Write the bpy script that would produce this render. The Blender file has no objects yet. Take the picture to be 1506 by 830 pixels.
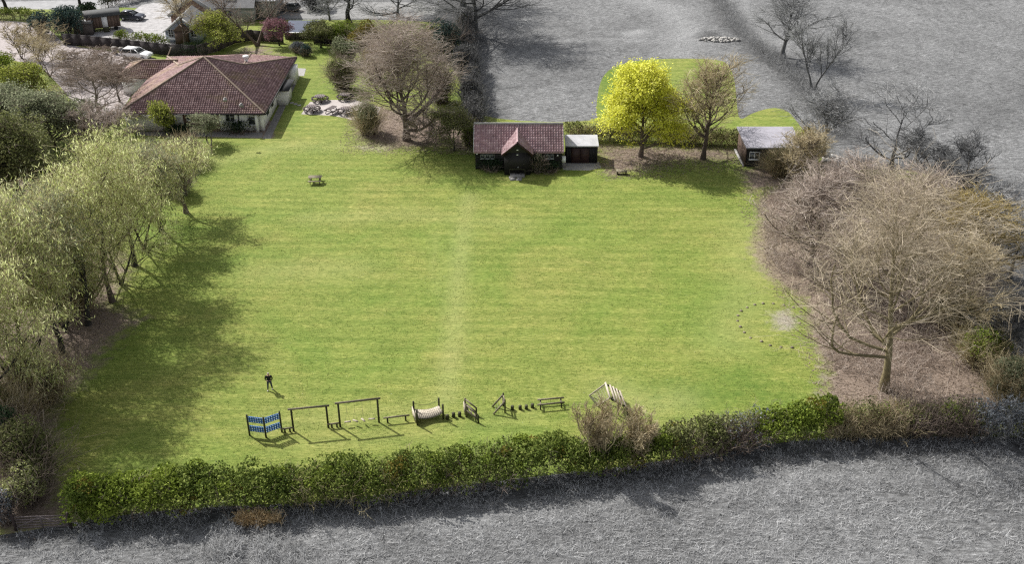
import bpy, math, random
import numpy as np
from mathutils import Vector
from mathutils.geometry import delaunay_2d_cdt

# ------------------------------------------------------------------ camera, sky, sun
C = bpy.context.scene.collection
SC = bpy.context.scene
F, PT, CH, CX, CY = 1560.0, math.radians(30), 51.5, 753.0, 415.0
SP, CP = math.sin(PT), math.cos(PT)
cam = bpy.data.cameras.new('camera'); camo = bpy.data.objects.new('camera', cam); C.objects.link(camo)
camo.location = (0, 0, CH); camo.rotation_euler = (math.pi/2-PT, 0, 0)
cam.sensor_width = 36; cam.lens = 36*F/1506; cam.clip_end = 6000; cam.clip_start = 0.5
SC.camera = camo
SC.view_settings.view_transform = 'Standard'; SC.view_settings.look = 'None'
SC.view_settings.exposure = 0.70; SC.view_settings.gamma = 1.0
SC.cycles.use_denoising = False; SC.cycles.filter_width = 1.3
SUN_EL = math.radians(43); SX, SY = 0.743, -0.669          # the way the light travels over the ground
W = bpy.data.worlds.new("World"); SC.world = W; W.use_nodes = True
wn = W.node_tree.nodes; sky = wn.new('ShaderNodeTexSky'); sky.sky_type = 'NISHITA'; sky.sun_disc = False
sky.sun_elevation = SUN_EL; sky.sun_rotation = math.atan2(-SX, -SY)
sky.air_density = 1.0; sky.dust_density = 2.0
bw_ = wn.new('ShaderNodeRGBToBW'); mx_ = wn.new('ShaderNodeMix'); mx_.data_type = 'RGBA'; mx_.inputs[0].default_value = .82; _l = W.node_tree.links.new; _l(sky.outputs[0], bw_.inputs[0]); _l(sky.outputs[0], mx_.inputs[6]); _l(bw_.outputs[0], mx_.inputs[7]); _l(mx_.outputs[2], wn['Background'].inputs[0]); wn['Background'].inputs[1].default_value = 0.135   # thin bright haze
sl = bpy.data.lights.new('sun', 'SUN'); sl.energy = 4.1; sl.angle = math.radians(0.55); sl.color = (1, .965, .9)
so = bpy.data.objects.new('sun', sl); C.objects.link(so)
_d = Vector((SX*math.cos(SUN_EL), SY*math.cos(SUN_EL), -math.sin(SUN_EL)))
so.rotation_euler = _d.to_track_quat('-Z', 'Y').to_euler()

# ------------------------------------------------------------------ survey helpers: a photo pixel to a place on the ground
def at(x, y, h=0.0):
    v = (y-CY)/F; d = (CH-h)/(SP+v*CP); return np.array(((x-CX)/F*d, d*(CP-v*SP), h))
def zat(Y, y):
    v = (y-CY)/F; return CH-Y*(SP+v*CP)/(CP-v*SP)
def xat(x, Y, Z=0.0):
    return (x-CX)/F*(Y*CP+(CH-Z)*SP)
def G(pts): return np.array([at(*p)[:2] for p in pts])

# ------------------------------------------------------------------ materials
MATS = {}
def _mat(name):
    m = bpy.data.materials.new(name); m.use_nodes = True; MATS[name] = m
    nt = m.node_tree; return m, nt, nt.nodes, nt.links, nt.nodes['Principled BSDF']
def c4(c): return (c[0], c[1], c[2], 1)
def ramp(N, stops):
    r = N.new('ShaderNodeValToRGB'); e = r.color_ramp.elements
    while len(e) < len(stops): e.new(.5)
    for el, (p, c) in zip(e, stops): el.position = p; el.color = c4(c)
    return r
def noise(N, L, scale, detail=4, rough=.6, vec=None, dist=0):
    n = N.new('ShaderNodeTexNoise'); n.inputs['Scale'].default_value = scale; n.inputs['Detail'].default_value = detail
    n.inputs['Roughness'].default_value = rough; n.inputs['Distortion'].default_value = dist
    if vec is not None: L.new(vec, n.inputs['Vector'])
    return n
def geo(N, L, scale=(1,1,1), rot=0):
    g = N.new('ShaderNodeNewGeometry'); mp = N.new('ShaderNodeMapping'); mp.inputs['Scale'].default_value = scale
    mp.inputs['Rotation'].default_value = (0,0,rot); L.new(g.outputs['Position'], mp.inputs['Vector']); return mp.outputs[0]
def mix(N, L, fac, a, b, mode='MIX'):
    m = N.new('ShaderNodeMix'); m.data_type = 'RGBA'; m.blend_type = mode
    for s, v in ((m.inputs[0], fac), (m.inputs[6], a), (m.inputs[7], b)):
        if hasattr(v, 'links'): L.new(v, s)
        elif isinstance(v, (int, float)): s.default_value = v
        else: s.default_value = c4(v)
    return m.outputs[2]
def bump(N, L, h, s, dist, B, prev=None):
    b = N.new('ShaderNodeBump'); b.inputs['Strength'].default_value = s; b.inputs['Distance'].default_value = dist
    L.new(h, b.inputs['Height'])
    if prev is not None: L.new(prev.outputs[0], b.inputs['Normal'])
    L.new(b.outputs[0], B.inputs['Normal']); return b
def solid(name, col, rough=.7, var=.25, scale=3., bmp=.0, metal=0, dark=None, spec=.3):
    """one-colour surface with wear: noise between the colour and a darker or given one"""
    m, nt, N, L, B = _mat(name)
    d = dark or tuple(x*(1-var) for x in col); b = tuple(min(1, x*(1+var*.6)) for x in col)
    n = noise(N, L, scale, 5, .65, geo(N, L)); r = ramp(N, [(.3, d), (.55, col), (.75, b)]); L.new(n.outputs[0], r.inputs[0])
    a = N.new('ShaderNodeAttribute'); a.attribute_name = 'rnd'
    mr = N.new('ShaderNodeMapRange'); mr.inputs[3].default_value = 1-var*.7; mr.inputs[4].default_value = 1+var*.5; L.new(a.outputs['Fac'], mr.inputs[0])
    o = mix(N, L, 1., r.outputs[0], mr.outputs[0], 'MULTIPLY'); L.new(o, B.inputs['Base Color'])
    B.inputs['Roughness'].default_value = rough; B.inputs['Metallic'].default_value = metal; B.inputs['Specular IOR Level'].default_value = spec
    if bmp: n2 = noise(N, L, scale*6, 4, .7, geo(N, L)); bump(N, L, n2.outputs[0], .6, bmp, B)
    return m
def foliage(name, cols, trans=.3, scale=.7):
    """leaf or twig faces: the per-leaf value 'rnd' plus clump noise picks the colour"""
    m, nt, N, L, B = _mat(name)
    a = N.new('ShaderNodeAttribute'); a.attribute_name = 'rnd'
    n = noise(N, L, scale, 3, .6, geo(N, L))
    ad = N.new('ShaderNodeMath'); ad.operation = 'MULTIPLY_ADD'; L.new(n.outputs[0], ad.inputs[0]); ad.inputs[1].default_value = 1.5; ad.inputs[2].default_value = -.5
    m2 = N.new('ShaderNodeMath'); m2.operation = 'ADD'; L.new(a.outputs['Fac'], m2.inputs[0]); L.new(ad.outputs[0], m2.inputs[1])
    m3 = N.new('ShaderNodeMath'); m3.operation = 'MULTIPLY'; L.new(m2.outputs[0], m3.inputs[0]); m3.inputs[1].default_value = .6
    r = ramp(N, [(i/(len(cols)-1)*.8+.1, c) for i, c in enumerate(cols)]); L.new(m3.outputs[0], r.inputs[0])
    L.new(r.outputs[0], B.inputs['Base Color']); B.inputs['Roughness'].default_value = .75; B.inputs['Specular IOR Level'].default_value = .15
    if trans:
        t = N.new('ShaderNodeBsdfTranslucent'); L.new(r.outputs[0], t.inputs[0]); x = N.new('ShaderNodeMixShader'); x.inputs[0].default_value = trans
        L.new(B.outputs[0], x.inputs[1]); L.new(t.outputs[0], x.inputs[2]); L.new(x.outputs[0], N['Material Output'].inputs[0])
    return m

def field_mat():
    m, nt, N, L, B = _mat('grey_grass')
    v = geo(N, L); vs = geo(N, L, (.45, 1.5, 1), -.06)
    f = noise(N, L, 2.6, 6, .78, vs); big = noise(N, L, .06, 4, .6, v, 1.0); mid = noise(N, L, .5, 4, .7, v, .5)
    r = ramp(N, [(.33, (.085,.086,.087)), (.46, (.19,.192,.195)), (.56, (.27,.273,.278)), (.68, (.50,.505,.515))]); L.new(f.outputs[0], r.inputs[0])
    rb = ramp(N, [(.3, (.74,.74,.74)), (.5, (.93,.93,.93)), (.7, (1.12,1.12,1.12))]); L.new(big.outputs[0], rb.inputs[0])
    rm = ramp(N, [(.28, (.68,.68,.68)), (.5, (1,1,1)), (.75, (1.1,1.1,1.1))]); L.new(mid.outputs[0], rm.inputs[0])
    o = mix(N, L, 1., r.outputs[0], rb.outputs[0], 'MULTIPLY'); o = mix(N, L, 1., o, rm.outputs[0], 'MULTIPLY'); o = mix(N, L, 1., o, (.90,.90,.90), 'MULTIPLY')
    a = N.new('ShaderNodeAttribute'); a.attribute_name = 'worn'      # pale tracks and bare ground
    o = mix(N, L, a.outputs['Fac'], o, (.39,.394,.40))
    a2 = N.new('ShaderNodeAttribute'); a2.attribute_name = 'rank_or_shade'    # coarse dark vegetation, painted hedge shadow and a dark hollow
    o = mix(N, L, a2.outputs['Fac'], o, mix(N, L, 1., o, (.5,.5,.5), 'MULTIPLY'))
    L.new(o, B.inputs['Base Color']); B.inputs['Roughness'].default_value = .9; B.inputs['Specular IOR Level'].default_value = .1
    b = bump(N, L, f.outputs[0], .8, .35, B); bump(N, L, mid.outputs[0], .5, .7, B, b)
    return m
def lawn_mat():
    m, nt, N, L, B = _mat('lawn_grass')
    v = geo(N, L); vs = geo(N, L, (.5, 1.6, 1), .05); vl = geo(N, L, (.10, 1.0, 1), .03)
    f = noise(N, L, 3.2, 6, .8, vs); big = noise(N, L, .09, 5, .65, v, .8); st = noise(N, L, 1.1, 3, .6, vl); fleck = noise(N, L, 5.5, 2, .5, v)
    r = ramp(N, [(.30, (.07,.11,.02)), (.44, (.153,.19,.042)), (.57, (.23,.262,.068)), (.70, (.385,.395,.155))]); L.new(f.outputs[0], r.inputs[0])
    rb = ramp(N, [(.30, (.78,.93,.70)), (.48, (.97,1.0,.9)), (.62, (1.1,1.03,1.05)), (.75, (1.25,1.08,1.25))]); L.new(big.outputs[0], rb.inputs[0])
    rs = ramp(N, [(.35, (.88,.91,.86)), (.65, (1.05,1.03,1.05))]); L.new(st.outputs[0], rs.inputs[0])
    o = mix(N, L, 1., r.outputs[0], rb.outputs[0], 'MULTIPLY'); o = mix(N, L, 1., o, rs.outputs[0], 'MULTIPLY')
    wv = N.new('ShaderNodeTexWave'); wv.bands_direction = 'Y'; wv.inputs['Scale'].default_value = .085; wv.inputs['Distortion'].default_value = 1.6; wv.inputs['Detail'].default_value = 2; wv.inputs['Detail Scale'].default_value = .5; L.new(geo(N, L, (1, 2.4, 1), .04), wv.inputs['Vector']); rw = ramp(N, [(.25, (.91,.94,.88)), (.75, (1.04,1.03,1.04))]); L.new(wv.outputs[0], rw.inputs[0]); o = mix(N, L, 1., o, rw.outputs[0], 'MULTIPLY')
    md = noise(N, L, .55, 5, .7, geo(N, L, (.6, 1.3, 1)), .6); rmd = ramp(N, [(.32, (.80,.86,.76)), (.5, (1,1,1)), (.68, (1.2,1.13,1.18))]); L.new(md.outputs[0], rmd.inputs[0]); o = mix(N, L, 1., o, rmd.outputs[0], 'MULTIPLY')
    rf = ramp(N, [(.71, (0,0,0)), (.76, (.5,.5,.5))]); L.new(fleck.outputs[0], rf.inputs[0]); o = mix(N, L, rf.outputs[0], o, (.45,.47,.34))
    def att(nm):
        a = N.new('ShaderNodeAttribute'); a.attribute_name = nm; n = noise(N, L, .9, 4, .7, v)
        q = N.new('ShaderNodeMath'); q.operation = 'ADD'; L.new(a.outputs['Fac'], q.inputs[0]); L.new(n.outputs[0], q.inputs[1])
        mr = N.new('ShaderNodeMapRange'); mr.inputs[1].default_value = .75; mr.inputs[2].default_value = 1.12; L.new(q.outputs[0], mr.inputs[0]); return mr.outputs[0]
    n = noise(N, L, 4, 6, .8, v)
    rl = ramp(N, [(.3, (.10,.075,.055)), (.5, (.20,.155,.125)), (.7, (.33,.27,.225))]); L.new(n.outputs[0], rl.inputs[0])
    o = mix(N, L, att('litter'), o, rl.outputs[0])
    rd = ramp(N, [(.3, (.24,.215,.17)), (.7, (.36,.33,.28))]); L.new(n.outputs[0], rd.inputs[0]); o = mix(N, L, att('bare'), o, rd.outputs[0])
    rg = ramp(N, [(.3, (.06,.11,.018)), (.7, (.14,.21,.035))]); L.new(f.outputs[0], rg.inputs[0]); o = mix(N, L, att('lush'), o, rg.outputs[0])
    ad_ = N.new('ShaderNodeAttribute'); ad_.attribute_name = 'dry'; md2 = N.new('ShaderNodeMath'); md2.operation = 'MULTIPLY'; L.new(ad_.outputs['Fac'], md2.inputs[0]); L.new(f.outputs[0], md2.inputs[1]); o = mix(N, L, md2.outputs[0], o, (.36,.36,.15))
    L.new(o, B.inputs['Base Color']); B.inputs['Roughness'].default_value = .85; B.inputs['Specular IOR Level'].default_value = .15
    b = bump(N, L, f.outputs[0], .55, .12, B); bump(N, L, n.outputs[0], .4, .12, B, b)
    return m
def tile_mat(name, cols, moss=None):
    m, nt, N, L, B = _mat(name)
    a = N.new('ShaderNodeAttribute'); a.attribute_name = 'rnd'
    r = ramp(N, [(i/(len(cols)-1), c) for i, c in enumerate(cols)]); L.new(a.outputs['Fac'], r.inputs[0])
    n = noise(N, L, .35, 5, .7, geo(N, L)); rr = ramp(N, [(.3, (.75,.75,.75)), (.7, (1.2,1.15,1.12))]); L.new(n.outputs[0], rr.inputs[0])
    o = mix(N, L, 1., r.outputs[0], rr.outputs[0], 'MULTIPLY')
    if moss:
        n2 = noise(N, L, .16, 5, .75, geo(N, L)); rm = ramp(N, [(.52, (0,0,0)), (.68, (.6,.6,.6))]); L.new(n2.outputs[0], rm.inputs[0]); o = mix(N, L, rm.outputs[0], o, moss)
    L.new(o, B.inputs['Base Color']); B.inputs['Roughness'].default_value = .8; B.inputs['Specular IOR Level'].default_value = .2
    n3 = noise(N, L, 14, 4, .7, geo(N, L)); bump(N, L, n3.outputs[0], .4, .02, B)
    return m
def brick_mat(name, c1, c2, mortar):
    m, nt, N, L, B = _mat(name)
    b = N.new('ShaderNodeTexBrick'); b.inputs['Scale'].default_value = 1; b.inputs['Brick Width'].default_value = .225; b.inputs['Row Height'].default_value = .075
    b.inputs['Mortar Size'].default_value = .01; b.inputs['Color1'].default_value = c4(c1); b.inputs['Color2'].default_value = c4(c2); b.inputs['Mortar'].default_value = c4(mortar)
    g = N.new('ShaderNodeNewGeometry'); sx = N.new('ShaderNodeSeparateXYZ'); cx = N.new('ShaderNodeCombineXYZ'); L.new(g.outputs['Position'], sx.inputs[0])
    ad = N.new('ShaderNodeMath'); L.new(sx.outputs[0], ad.inputs[0]); L.new(sx.outputs[1], ad.inputs[1]); L.new(ad.outputs[0], cx.inputs[0]); L.new(sx.outputs[2], cx.inputs[1])
    L.new(cx.outputs[0], b.inputs['Vector']); L.new(b.outputs[0], B.inputs['Base Color']); B.inputs['Roughness'].default_value = .85; return m
def glass_mat():
    m, nt, N, L, B = _mat('window_glass'); B.inputs['Base Color'].default_value = (.03,.035,.04,1); B.inputs['Roughness'].default_value = .08
    B.inputs['Specular IOR Level'].default_value = .8; return m

FIELD = field_mat(); LAWN = lawn_mat(); GLASS = glass_mat()
ROOF = tile_mat('roof_tile', [(.165,.105,.108), (.215,.138,.14), (.255,.17,.172), (.35,.25,.25)], (.27,.21,.11))
PANT = tile_mat('pantile', [(.28,.18,.195), (.34,.225,.245), (.40,.28,.30), (.48,.36,.38)])
RIDGE = solid('ridge_tile', (.26,.20,.155), .85, .35, 1.2)
WHITE = solid('white_render', (.84,.83,.81), .8, .12, .8, .01)
BRICK = brick_mat('red_brick', (.23,.11,.075), (.30,.16,.11), (.3,.27,.24))
BRICKG = brick_mat('grey_brick', (.20,.19,.18), (.27,.26,.25), (.33,.33,.32))
TIMB = solid('black_stained_timber', (.018,.016,.017), .6, .3, 2, .01)
DOORB = solid('dark_brown_door', (.045,.024,.022), .55, .3, 2)
WOOD = solid('weathered_wood', (.19,.165,.115), .8, .4, 6, .01)
WOODD = solid('dark_green_wood', (.055,.055,.028), .8, .4, 6, .01)
WOODL = solid('pale_bleached_wood', (.42,.37,.30), .8, .3, 6, .01)
PICN = solid('grey_brown_bench_wood', (.15,.125,.125), .8, .2, 2)
PICD = solid('dark_bench_wood', (.05,.036,.034), .8, .35, 5)
CONC = solid('concrete', (.34,.33,.32), .85, .25, 1.2, .01)
CONCD = solid('grey_paving', (.22,.21,.20), .85, .3, 1.5, .01)
PATIO = solid('patio_paving', (.42,.38,.365), .85, .16, 1.0, .01)
GRAV = solid('pale_pink_gravel', (.36,.32,.315), .9, .3, 2.2, .03)
GRAVG = solid('pale_grey_gravel', (.38,.37,.375), .9, .35, 1.2, .03)
TRK = solid('grey_tarmac', (.30,.30,.31), .9, .25, .7, .01)
FEN = solid('dark_fence_wood', (.045,.038,.04), .8, .35, 2, .01)
FENG = solid('grey_brown_fence_wood', (.10,.085,.08), .85, .35, 2, .01)
SLATEB = solid('slate_blue_felt', (.085,.10,.145), .8, .2, 1.)
FELT = solid('pale_grey_felt', (.42,.42,.45), .7, .22, .9, .01)
FELTL = solid('lilac_grey_felt', (.34,.33,.375), .7, .25, .8, .01)
BLUE = solid('blue_panel_plastic', (.02,.13,.46), .4, .12, 2, spec=.5)
PALEBL = solid('pale_blue_boarding', (.40,.45,.53), .7, .15, 2.)
GREYR = solid('grey_house_roof', (.21,.21,.215), .85, .25, 2.5, .02)
GREYW = solid('grey_house_wall', (.36,.36,.36), .85, .2, 1.)
GREYD = solid('dark_grey_wall', (.10,.10,.10), .85, .2, 1.)
PALE = solid('white_paint', (.78,.78,.78), .5, .08, 2.)
BLK = solid('black_plastic', (.02,.02,.021), .5, .2, 3)
TYRE = solid('tyre_rubber', (.018,.018,.018), .8, .2, 3)
RIM = solid('alloy_rim', (.45,.45,.46), .35, .1, 3, metal=.8)
CARB = solid('dark_blue_car_paint', (.012,.016,.035), .25, .1, 1, spec=.7)
CARW = solid('white_car_paint', (.78,.78,.79), .3, .05, 1, spec=.6)
CARG = solid('grey_car_paint', (.16,.16,.16), .3, .1, 1, spec=.6)
SKIN = solid('skin', (.50,.31,.23), .6, .1, 8)
HAIR = solid('light_grey_hair', (.42,.38,.33), .8, .2, 20)
JEANS = solid('blue_jeans', (.045,.06,.11), .8, .25, 12)
JACK = solid('black_jacket', (.012,.012,.015), .75, .2, 10)
SHOE = solid('pale_trainer', (.5,.5,.5), .6, .1, 10)
RUBB = solid('white_rubble', (.37,.36,.345), .9, .3, 3, .03)
PANELW = solid('brown_hut_boarding', (.14,.095,.075), .75, .3, 2)
ROPE = solid('rope', (.30,.28,.22), .8, .2, 10)
REED = foliage('dry_orange_reed', [(.36,.25,.12), (.62,.47,.27), (.80,.66,.44)], .2)
BARK = {k: solid('bark_'+k, c, .9, .35, 2.5, .03) for k, c in dict(brown=(.12,.092,.075), grey=(.11,.11,.11), dark=(.035,.032,.028), olive=(.21,.175,.10), straw=(.42,.36,.21), pale=(.21,.18,.15)).items()}
TW = {k: foliage('twigs_'+k, c, .22, .35) for k, c in dict(
    brown=[(.14,.107,.088), (.25,.20,.165), (.38,.315,.27)], pinkish=[(.21,.165,.14), (.40,.335,.29), (.60,.53,.47)],
    grey=[(.14,.141,.142), (.29,.292,.295), (.48,.483,.487)], darkgrey=[(.07,.07,.071), (.15,.151,.152), (.26,.262,.265)],
    olive=[(.20,.165,.08), (.40,.345,.20), (.62,.55,.37)], tan=[(.22,.175,.10), (.42,.35,.22), (.62,.54,.38)], ochre=[(.19,.14,.05),(.33,.26,.10),(.46,.37,.17)], mossy=[(.22,.18,.12), (.45,.38,.28), (.70,.62,.49)]).items()}
LF = {k: foliage('leaves_'+k, c, .58 if k in ('willow', 'greygreen', 'lime', 'yellow') else .28, .5) for k, c in dict(
    yellow=[(.45,.47,.06), (.78,.78,.12), (.93,.93,.32)], willow=[(.28,.33,.09), (.54,.58,.25), (.80,.81,.52)],
    hedge=[(.055,.085,.016), (.15,.20,.038), (.32,.36,.10)], bright=[(.08,.12,.016), (.19,.25,.035), (.32,.38,.07)],
    dark=[(.014,.028,.012), (.03,.055,.025), (.075,.105,.06)], bluish=[(.02,.04,.035), (.05,.085,.075), (.15,.20,.18)],
    olive=[(.07,.08,.028), (.16,.175,.065), (.29,.30,.13)], greygreen=[(.10,.12,.065), (.21,.23,.14), (.36,.38,.25)],
    silver=[(.10,.11,.12), (.22,.24,.26), (.42,.44,.47)], pink=[(.16,.07,.09), (.29,.14,.17), (.44,.26,.29)],
    ochre=[(.10,.085,.015), (.20,.165,.03), (.31,.26,.06)], lime=[(.14,.17,.03), (.27,.30,.06), (.42,.44,.13)], grey=[(.05,.05,.05),(.10,.10,.10),(.19,.19,.19)],
    ash=[(.10,.10,.10),(.19,.19,.19),(.32,.32,.32)]).items()}

# ------------------------------------------------------------------ mesh chunks: (verts, faces, rnd per face)
RG = np.random.default_rng(7)
def box(c, s, rz=0., rnd=None):
    x, y, z = s[0]/2, s[1]/2, s[2]/2
    V = np.array([(a*x, b*y, d*z) for d in (-1, 1) for a, b in ((-1,-1), (1,-1), (1,1), (-1,1))], float)
    if rz: ca, sa = math.cos(rz), math.sin(rz); V = np.stack([V[:,0]*ca-V[:,1]*sa, V[:,0]*sa+V[:,1]*ca, V[:,2]], 1)
    Fc = np.array([(3,2,1,0), (4,5,6,7), (0,1,5,4), (1,2,6,5), (2,3,7,6), (3,0,4,7)])
    return (V+np.array(c), Fc, np.full(6, RG.random() if rnd is None else rnd))
def beam(p, q, w, h, up=(0,0,1)):
    p, q = np.array(p, float), np.array(q, float); t = q-p; t /= np.linalg.norm(t); u = np.array(up, float)
    if abs(t@u) > .95: u = np.array((1.,0,0)) if abs(t[0]) < .9 else np.array((0,1.,0))
    s = np.cross(t, u); s /= np.linalg.norm(s); n = np.cross(s, t)
    V = np.array([b + a*s*w/2 + d*n*h/2 for b in (p, q) for a, d in ((-1,-1), (1,-1), (1,1), (-1,1))])
    return (V, np.array([(0,1,2,3), (7,6,5,4), (0,4,5,1), (1,5,6,2), (2,6,7,3), (3,7,4,0)]), np.full(6, RG.random()))
def prism(poly, z0, z1):
    poly = np.array(poly, float); n = len(poly)
    if np.sum(poly[:,0]*np.roll(poly[:,1],-1)-poly[:,1]*np.roll(poly[:,0],-1)) < 0: poly = poly[::-1]
    V = np.concatenate([np.c_[poly, np.full(n, z0)], np.c_[poly, np.full(n, z1)]])
    out = [(V, np.array([(i, (i+1) % n, n+(i+1) % n, n+i) for i in range(n)]), np.full(n, .5))]
    out.append((V.copy(), np.array([list(range(n, 2*n))]), np.array([.5]))); out.append((V.copy(), np.array([list(range(n))[::-1]]), np.array([.5])))
    return out
def slab(P, th, nrm=None):
    """a flat polygon in space given thickness th downwards"""
    P = np.array(P, float); n = len(P)
    N_ = np.cross(P[1]-P[0], P[2]-P[0]); N_ /= np.linalg.norm(N_)
    if N_[2] < 0: P = P[::-1]
    Q = P.copy(); Q[:,2] -= th; V = np.concatenate([P, Q])
    return [(V, np.array([list(range(n))]), np.array([.5])), (V.copy(), np.array([list(range(2*n-1, n-1, -1))]), np.array([.5])),
            (V.copy(), np.array([(i, n+i, n+(i+1) % n, (i+1) % n) for i in range(n)]), np.full(n, .5))]
def tube(P, R, S=6):
    """P (N,K,3) polylines with radii R (N,K); S=1 gives a ribbon"""
    P = np.asarray(P, float); R = np.asarray(R, float)
    if P.ndim == 2: P = P[None]; R = R[None]
    N_, K, _ = P.shape; T = np.gradient(P, axis=1); T /= np.linalg.norm(T, axis=2, keepdims=True)+1e-9
    ref = RG.normal(size=(N_,1,3)); ref /= np.linalg.norm(ref, axis=2, keepdims=True)
    A = np.cross(T, np.broadcast_to(ref, T.shape)); A /= np.linalg.norm(A, axis=2, keepdims=True)+1e-9; Bv = np.cross(T, A)
    rn = np.repeat(RG.random(N_), 1)
    if S == 1:
        V = np.stack([P-A*R[...,None], P+A*R[...,None]], 2).reshape(-1, 3); i = (np.arange(N_)[:,None]*K+np.arange(K-1)[None]).ravel()*2
        return (V, np.stack([i, i+1, i+3, i+2], 1), np.repeat(rn, K-1))
    a = np.arange(S)/S*2*np.pi
    V = (P[:,:,None]+A[:,:,None]*(np.cos(a)[None,None,:,None]*R[:,:,None,None])+Bv[:,:,None]*(np.sin(a)[None,None,:,None]*R[:,:,None,None])).reshape(-1, 3)
    b = (np.arange(N_)[:,None,None]*K+np.arange(K-1)[None,:,None])*S; j = np.arange(S)[None,None,:]; j2 = (j+1) % S
    Fc = np.stack([b+j, b+j2, b+S+j2, b+S+j], -1).reshape(-1, 4); return (V, Fc, np.repeat(rn, (K-1)*S))
def cyl(p, q, r, S=10, r2=None):
    p, q = np.array(p, float), np.array(q, float); r2 = r if r2 is None else r2
    e = (q-p)*1e-3
    return tube(np.array([p, p+e, q-e, q]), np.array([r*.02, r, r2, r2*.02]), S)
def leaves(Pt, n, size, spread, asp=1., droop=0., jit=.5, fold=False):
    """n small leaf quads scattered around the points Pt"""
    i = RG.integers(0, len(Pt), n); c = Pt[i]+RG.normal(size=(n,3))*spread
    a = RG.normal(size=(n,3)); a[:,2] -= droop; a /= np.linalg.norm(a, axis=1, keepdims=True); b = np.cross(a, RG.normal(size=(n,3))); b /= np.linalg.norm(b, axis=1, keepdims=True)+1e-9
    s = size*(1-jit/2+jit*RG.random(n))[:,None]*.5; a = a*s*asp; b = b*s
    V = np.stack([c-a, c-b*.9+a*.1, c+a, c+b*.9+a*.1], 1).reshape(-1, 3)
    return (V, np.arange(n*4).reshape(n, 4), RG.random(n))
def mesh(name, chunks, mat, smooth=False, off=None):
    ch = []
    for c in chunks: ch += c if isinstance(c, list) else [c]
    Vs, LV, LS, RN = [], [], [], []; vo = lo = 0
    for V, Fc, r in ch:
        Vs.append(V); m, k = Fc.shape; LV.append((Fc+vo).ravel()); LS.append(lo+np.arange(m)*k); RN.append(r); vo += len(V); lo += m*k
    V = np.concatenate(Vs).astype(np.float32)
    if off is not None: V = V-np.array(off, np.float32)
    LV = np.concatenate(LV).astype(np.int32); LS = np.concatenate(LS).astype(np.int32); RN = np.concatenate(RN).astype(np.float32)
    me = bpy.data.meshes.new(name); me.vertices.add(len(V)); me.vertices.foreach_set('co', V.ravel())
    me.loops.add(len(LV)); me.loops.foreach_set('vertex_index', LV); me.polygons.add(len(LS)); me.polygons.foreach_set('loop_start', LS)
    if smooth: me.polygons.foreach_set('use_smooth', np.ones(len(LS), bool))
    me.update(calc_edges=True)
    at_ = me.attributes.new('rnd', 'FLOAT', 'FACE'); at_.data.foreach_set('value', RN)
    me.materials.append(mat); return me
def wl(o):
    v = Vector((0,0,0))
    while o is not None: v = v+o.location; o = o.parent
    return v
def thing(name, label, cat, loc=(0,0,0), group=None):
    o = bpy.data.objects.new(name, None); C.objects.link(o); o.location = loc; o['label'] = label; o['category'] = cat
    if group: o['group'] = group
    return o
def part(name, chunks, mat, parent, label=None, smooth=False, kind=None):
    me = mesh(name, chunks, mat, smooth, off=wl(parent)); o = bpy.data.objects.new(name, me); C.objects.link(o); o.parent = parent
    if label: o['label'] = label
    if kind: o['kind'] = kind
    return o
def solo(name, chunks, mat, label=None, cat=None, loc=None, kind=None, group=None, smooth=False):
    o = bpy.data.objects.new(name, mesh(name, chunks, mat, smooth, off=loc)); C.objects.link(o)
    if loc is not None: o.location = loc
    for k, v in (('label', label), ('category', cat), ('kind', kind), ('group', group)):
        if v: o[k] = v
    return o
def dup(root, loc, rz=0., sc=1., label=None, mats=None):
    def cp(o, par):
        c = o.copy(); C.objects.link(c); c.parent = par
        for ch in o.children: cp(ch, c)
        return c
    r = cp(root, None); r.location = loc; r.rotation_euler = (0,0,rz); r.scale = (sc,)*3 if isinstance(sc, (int, float)) else sc
    if label: r['label'] = label
    return r

# ------------------------------------------------------------------ 2-d helpers
def inside(P, poly):
    x, y = P[:,0], P[:,1]; r = np.zeros(len(P), bool); n = len(poly); j = n-1
    for i in range(n):
        xi, yi = poly[i]; xj, yj = poly[j]
        with np.errstate(divide='ignore', invalid='ignore'):
            r ^= ((yi > y) != (yj > y)) & (x < (xj-xi)*(y-yi)/(yj-yi)+xi)
        j = i
    return r
def edist(P, poly, closed=True):
    d = np.full(len(P), 1e9); n = len(poly)
    for i in range(n if closed else n-1):
        a = poly[i]; b = poly[(i+1) % n]; ab = b-a; t = np.clip(((P-a)@ab)/(ab@ab+1e-9), 0, 1); d = np.minimum(d, np.linalg.norm(P-a-t[:,None]*ab, axis=1))
    return d
def softmask(P, poly, soft):
    d = edist(P, poly); s = np.where(inside(P, poly), d, -d); return np.clip(.5+s/soft*.5, 0, 1)
def smooth_poly(P, it=2):
    P = np.array(P, float)
    for _ in range(it): Q = np.roll(P, -1, 0); P = np.stack([.75*P+.25*Q, .25*P+.75*Q], 1).reshape(-1, 2)
    return P

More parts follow.
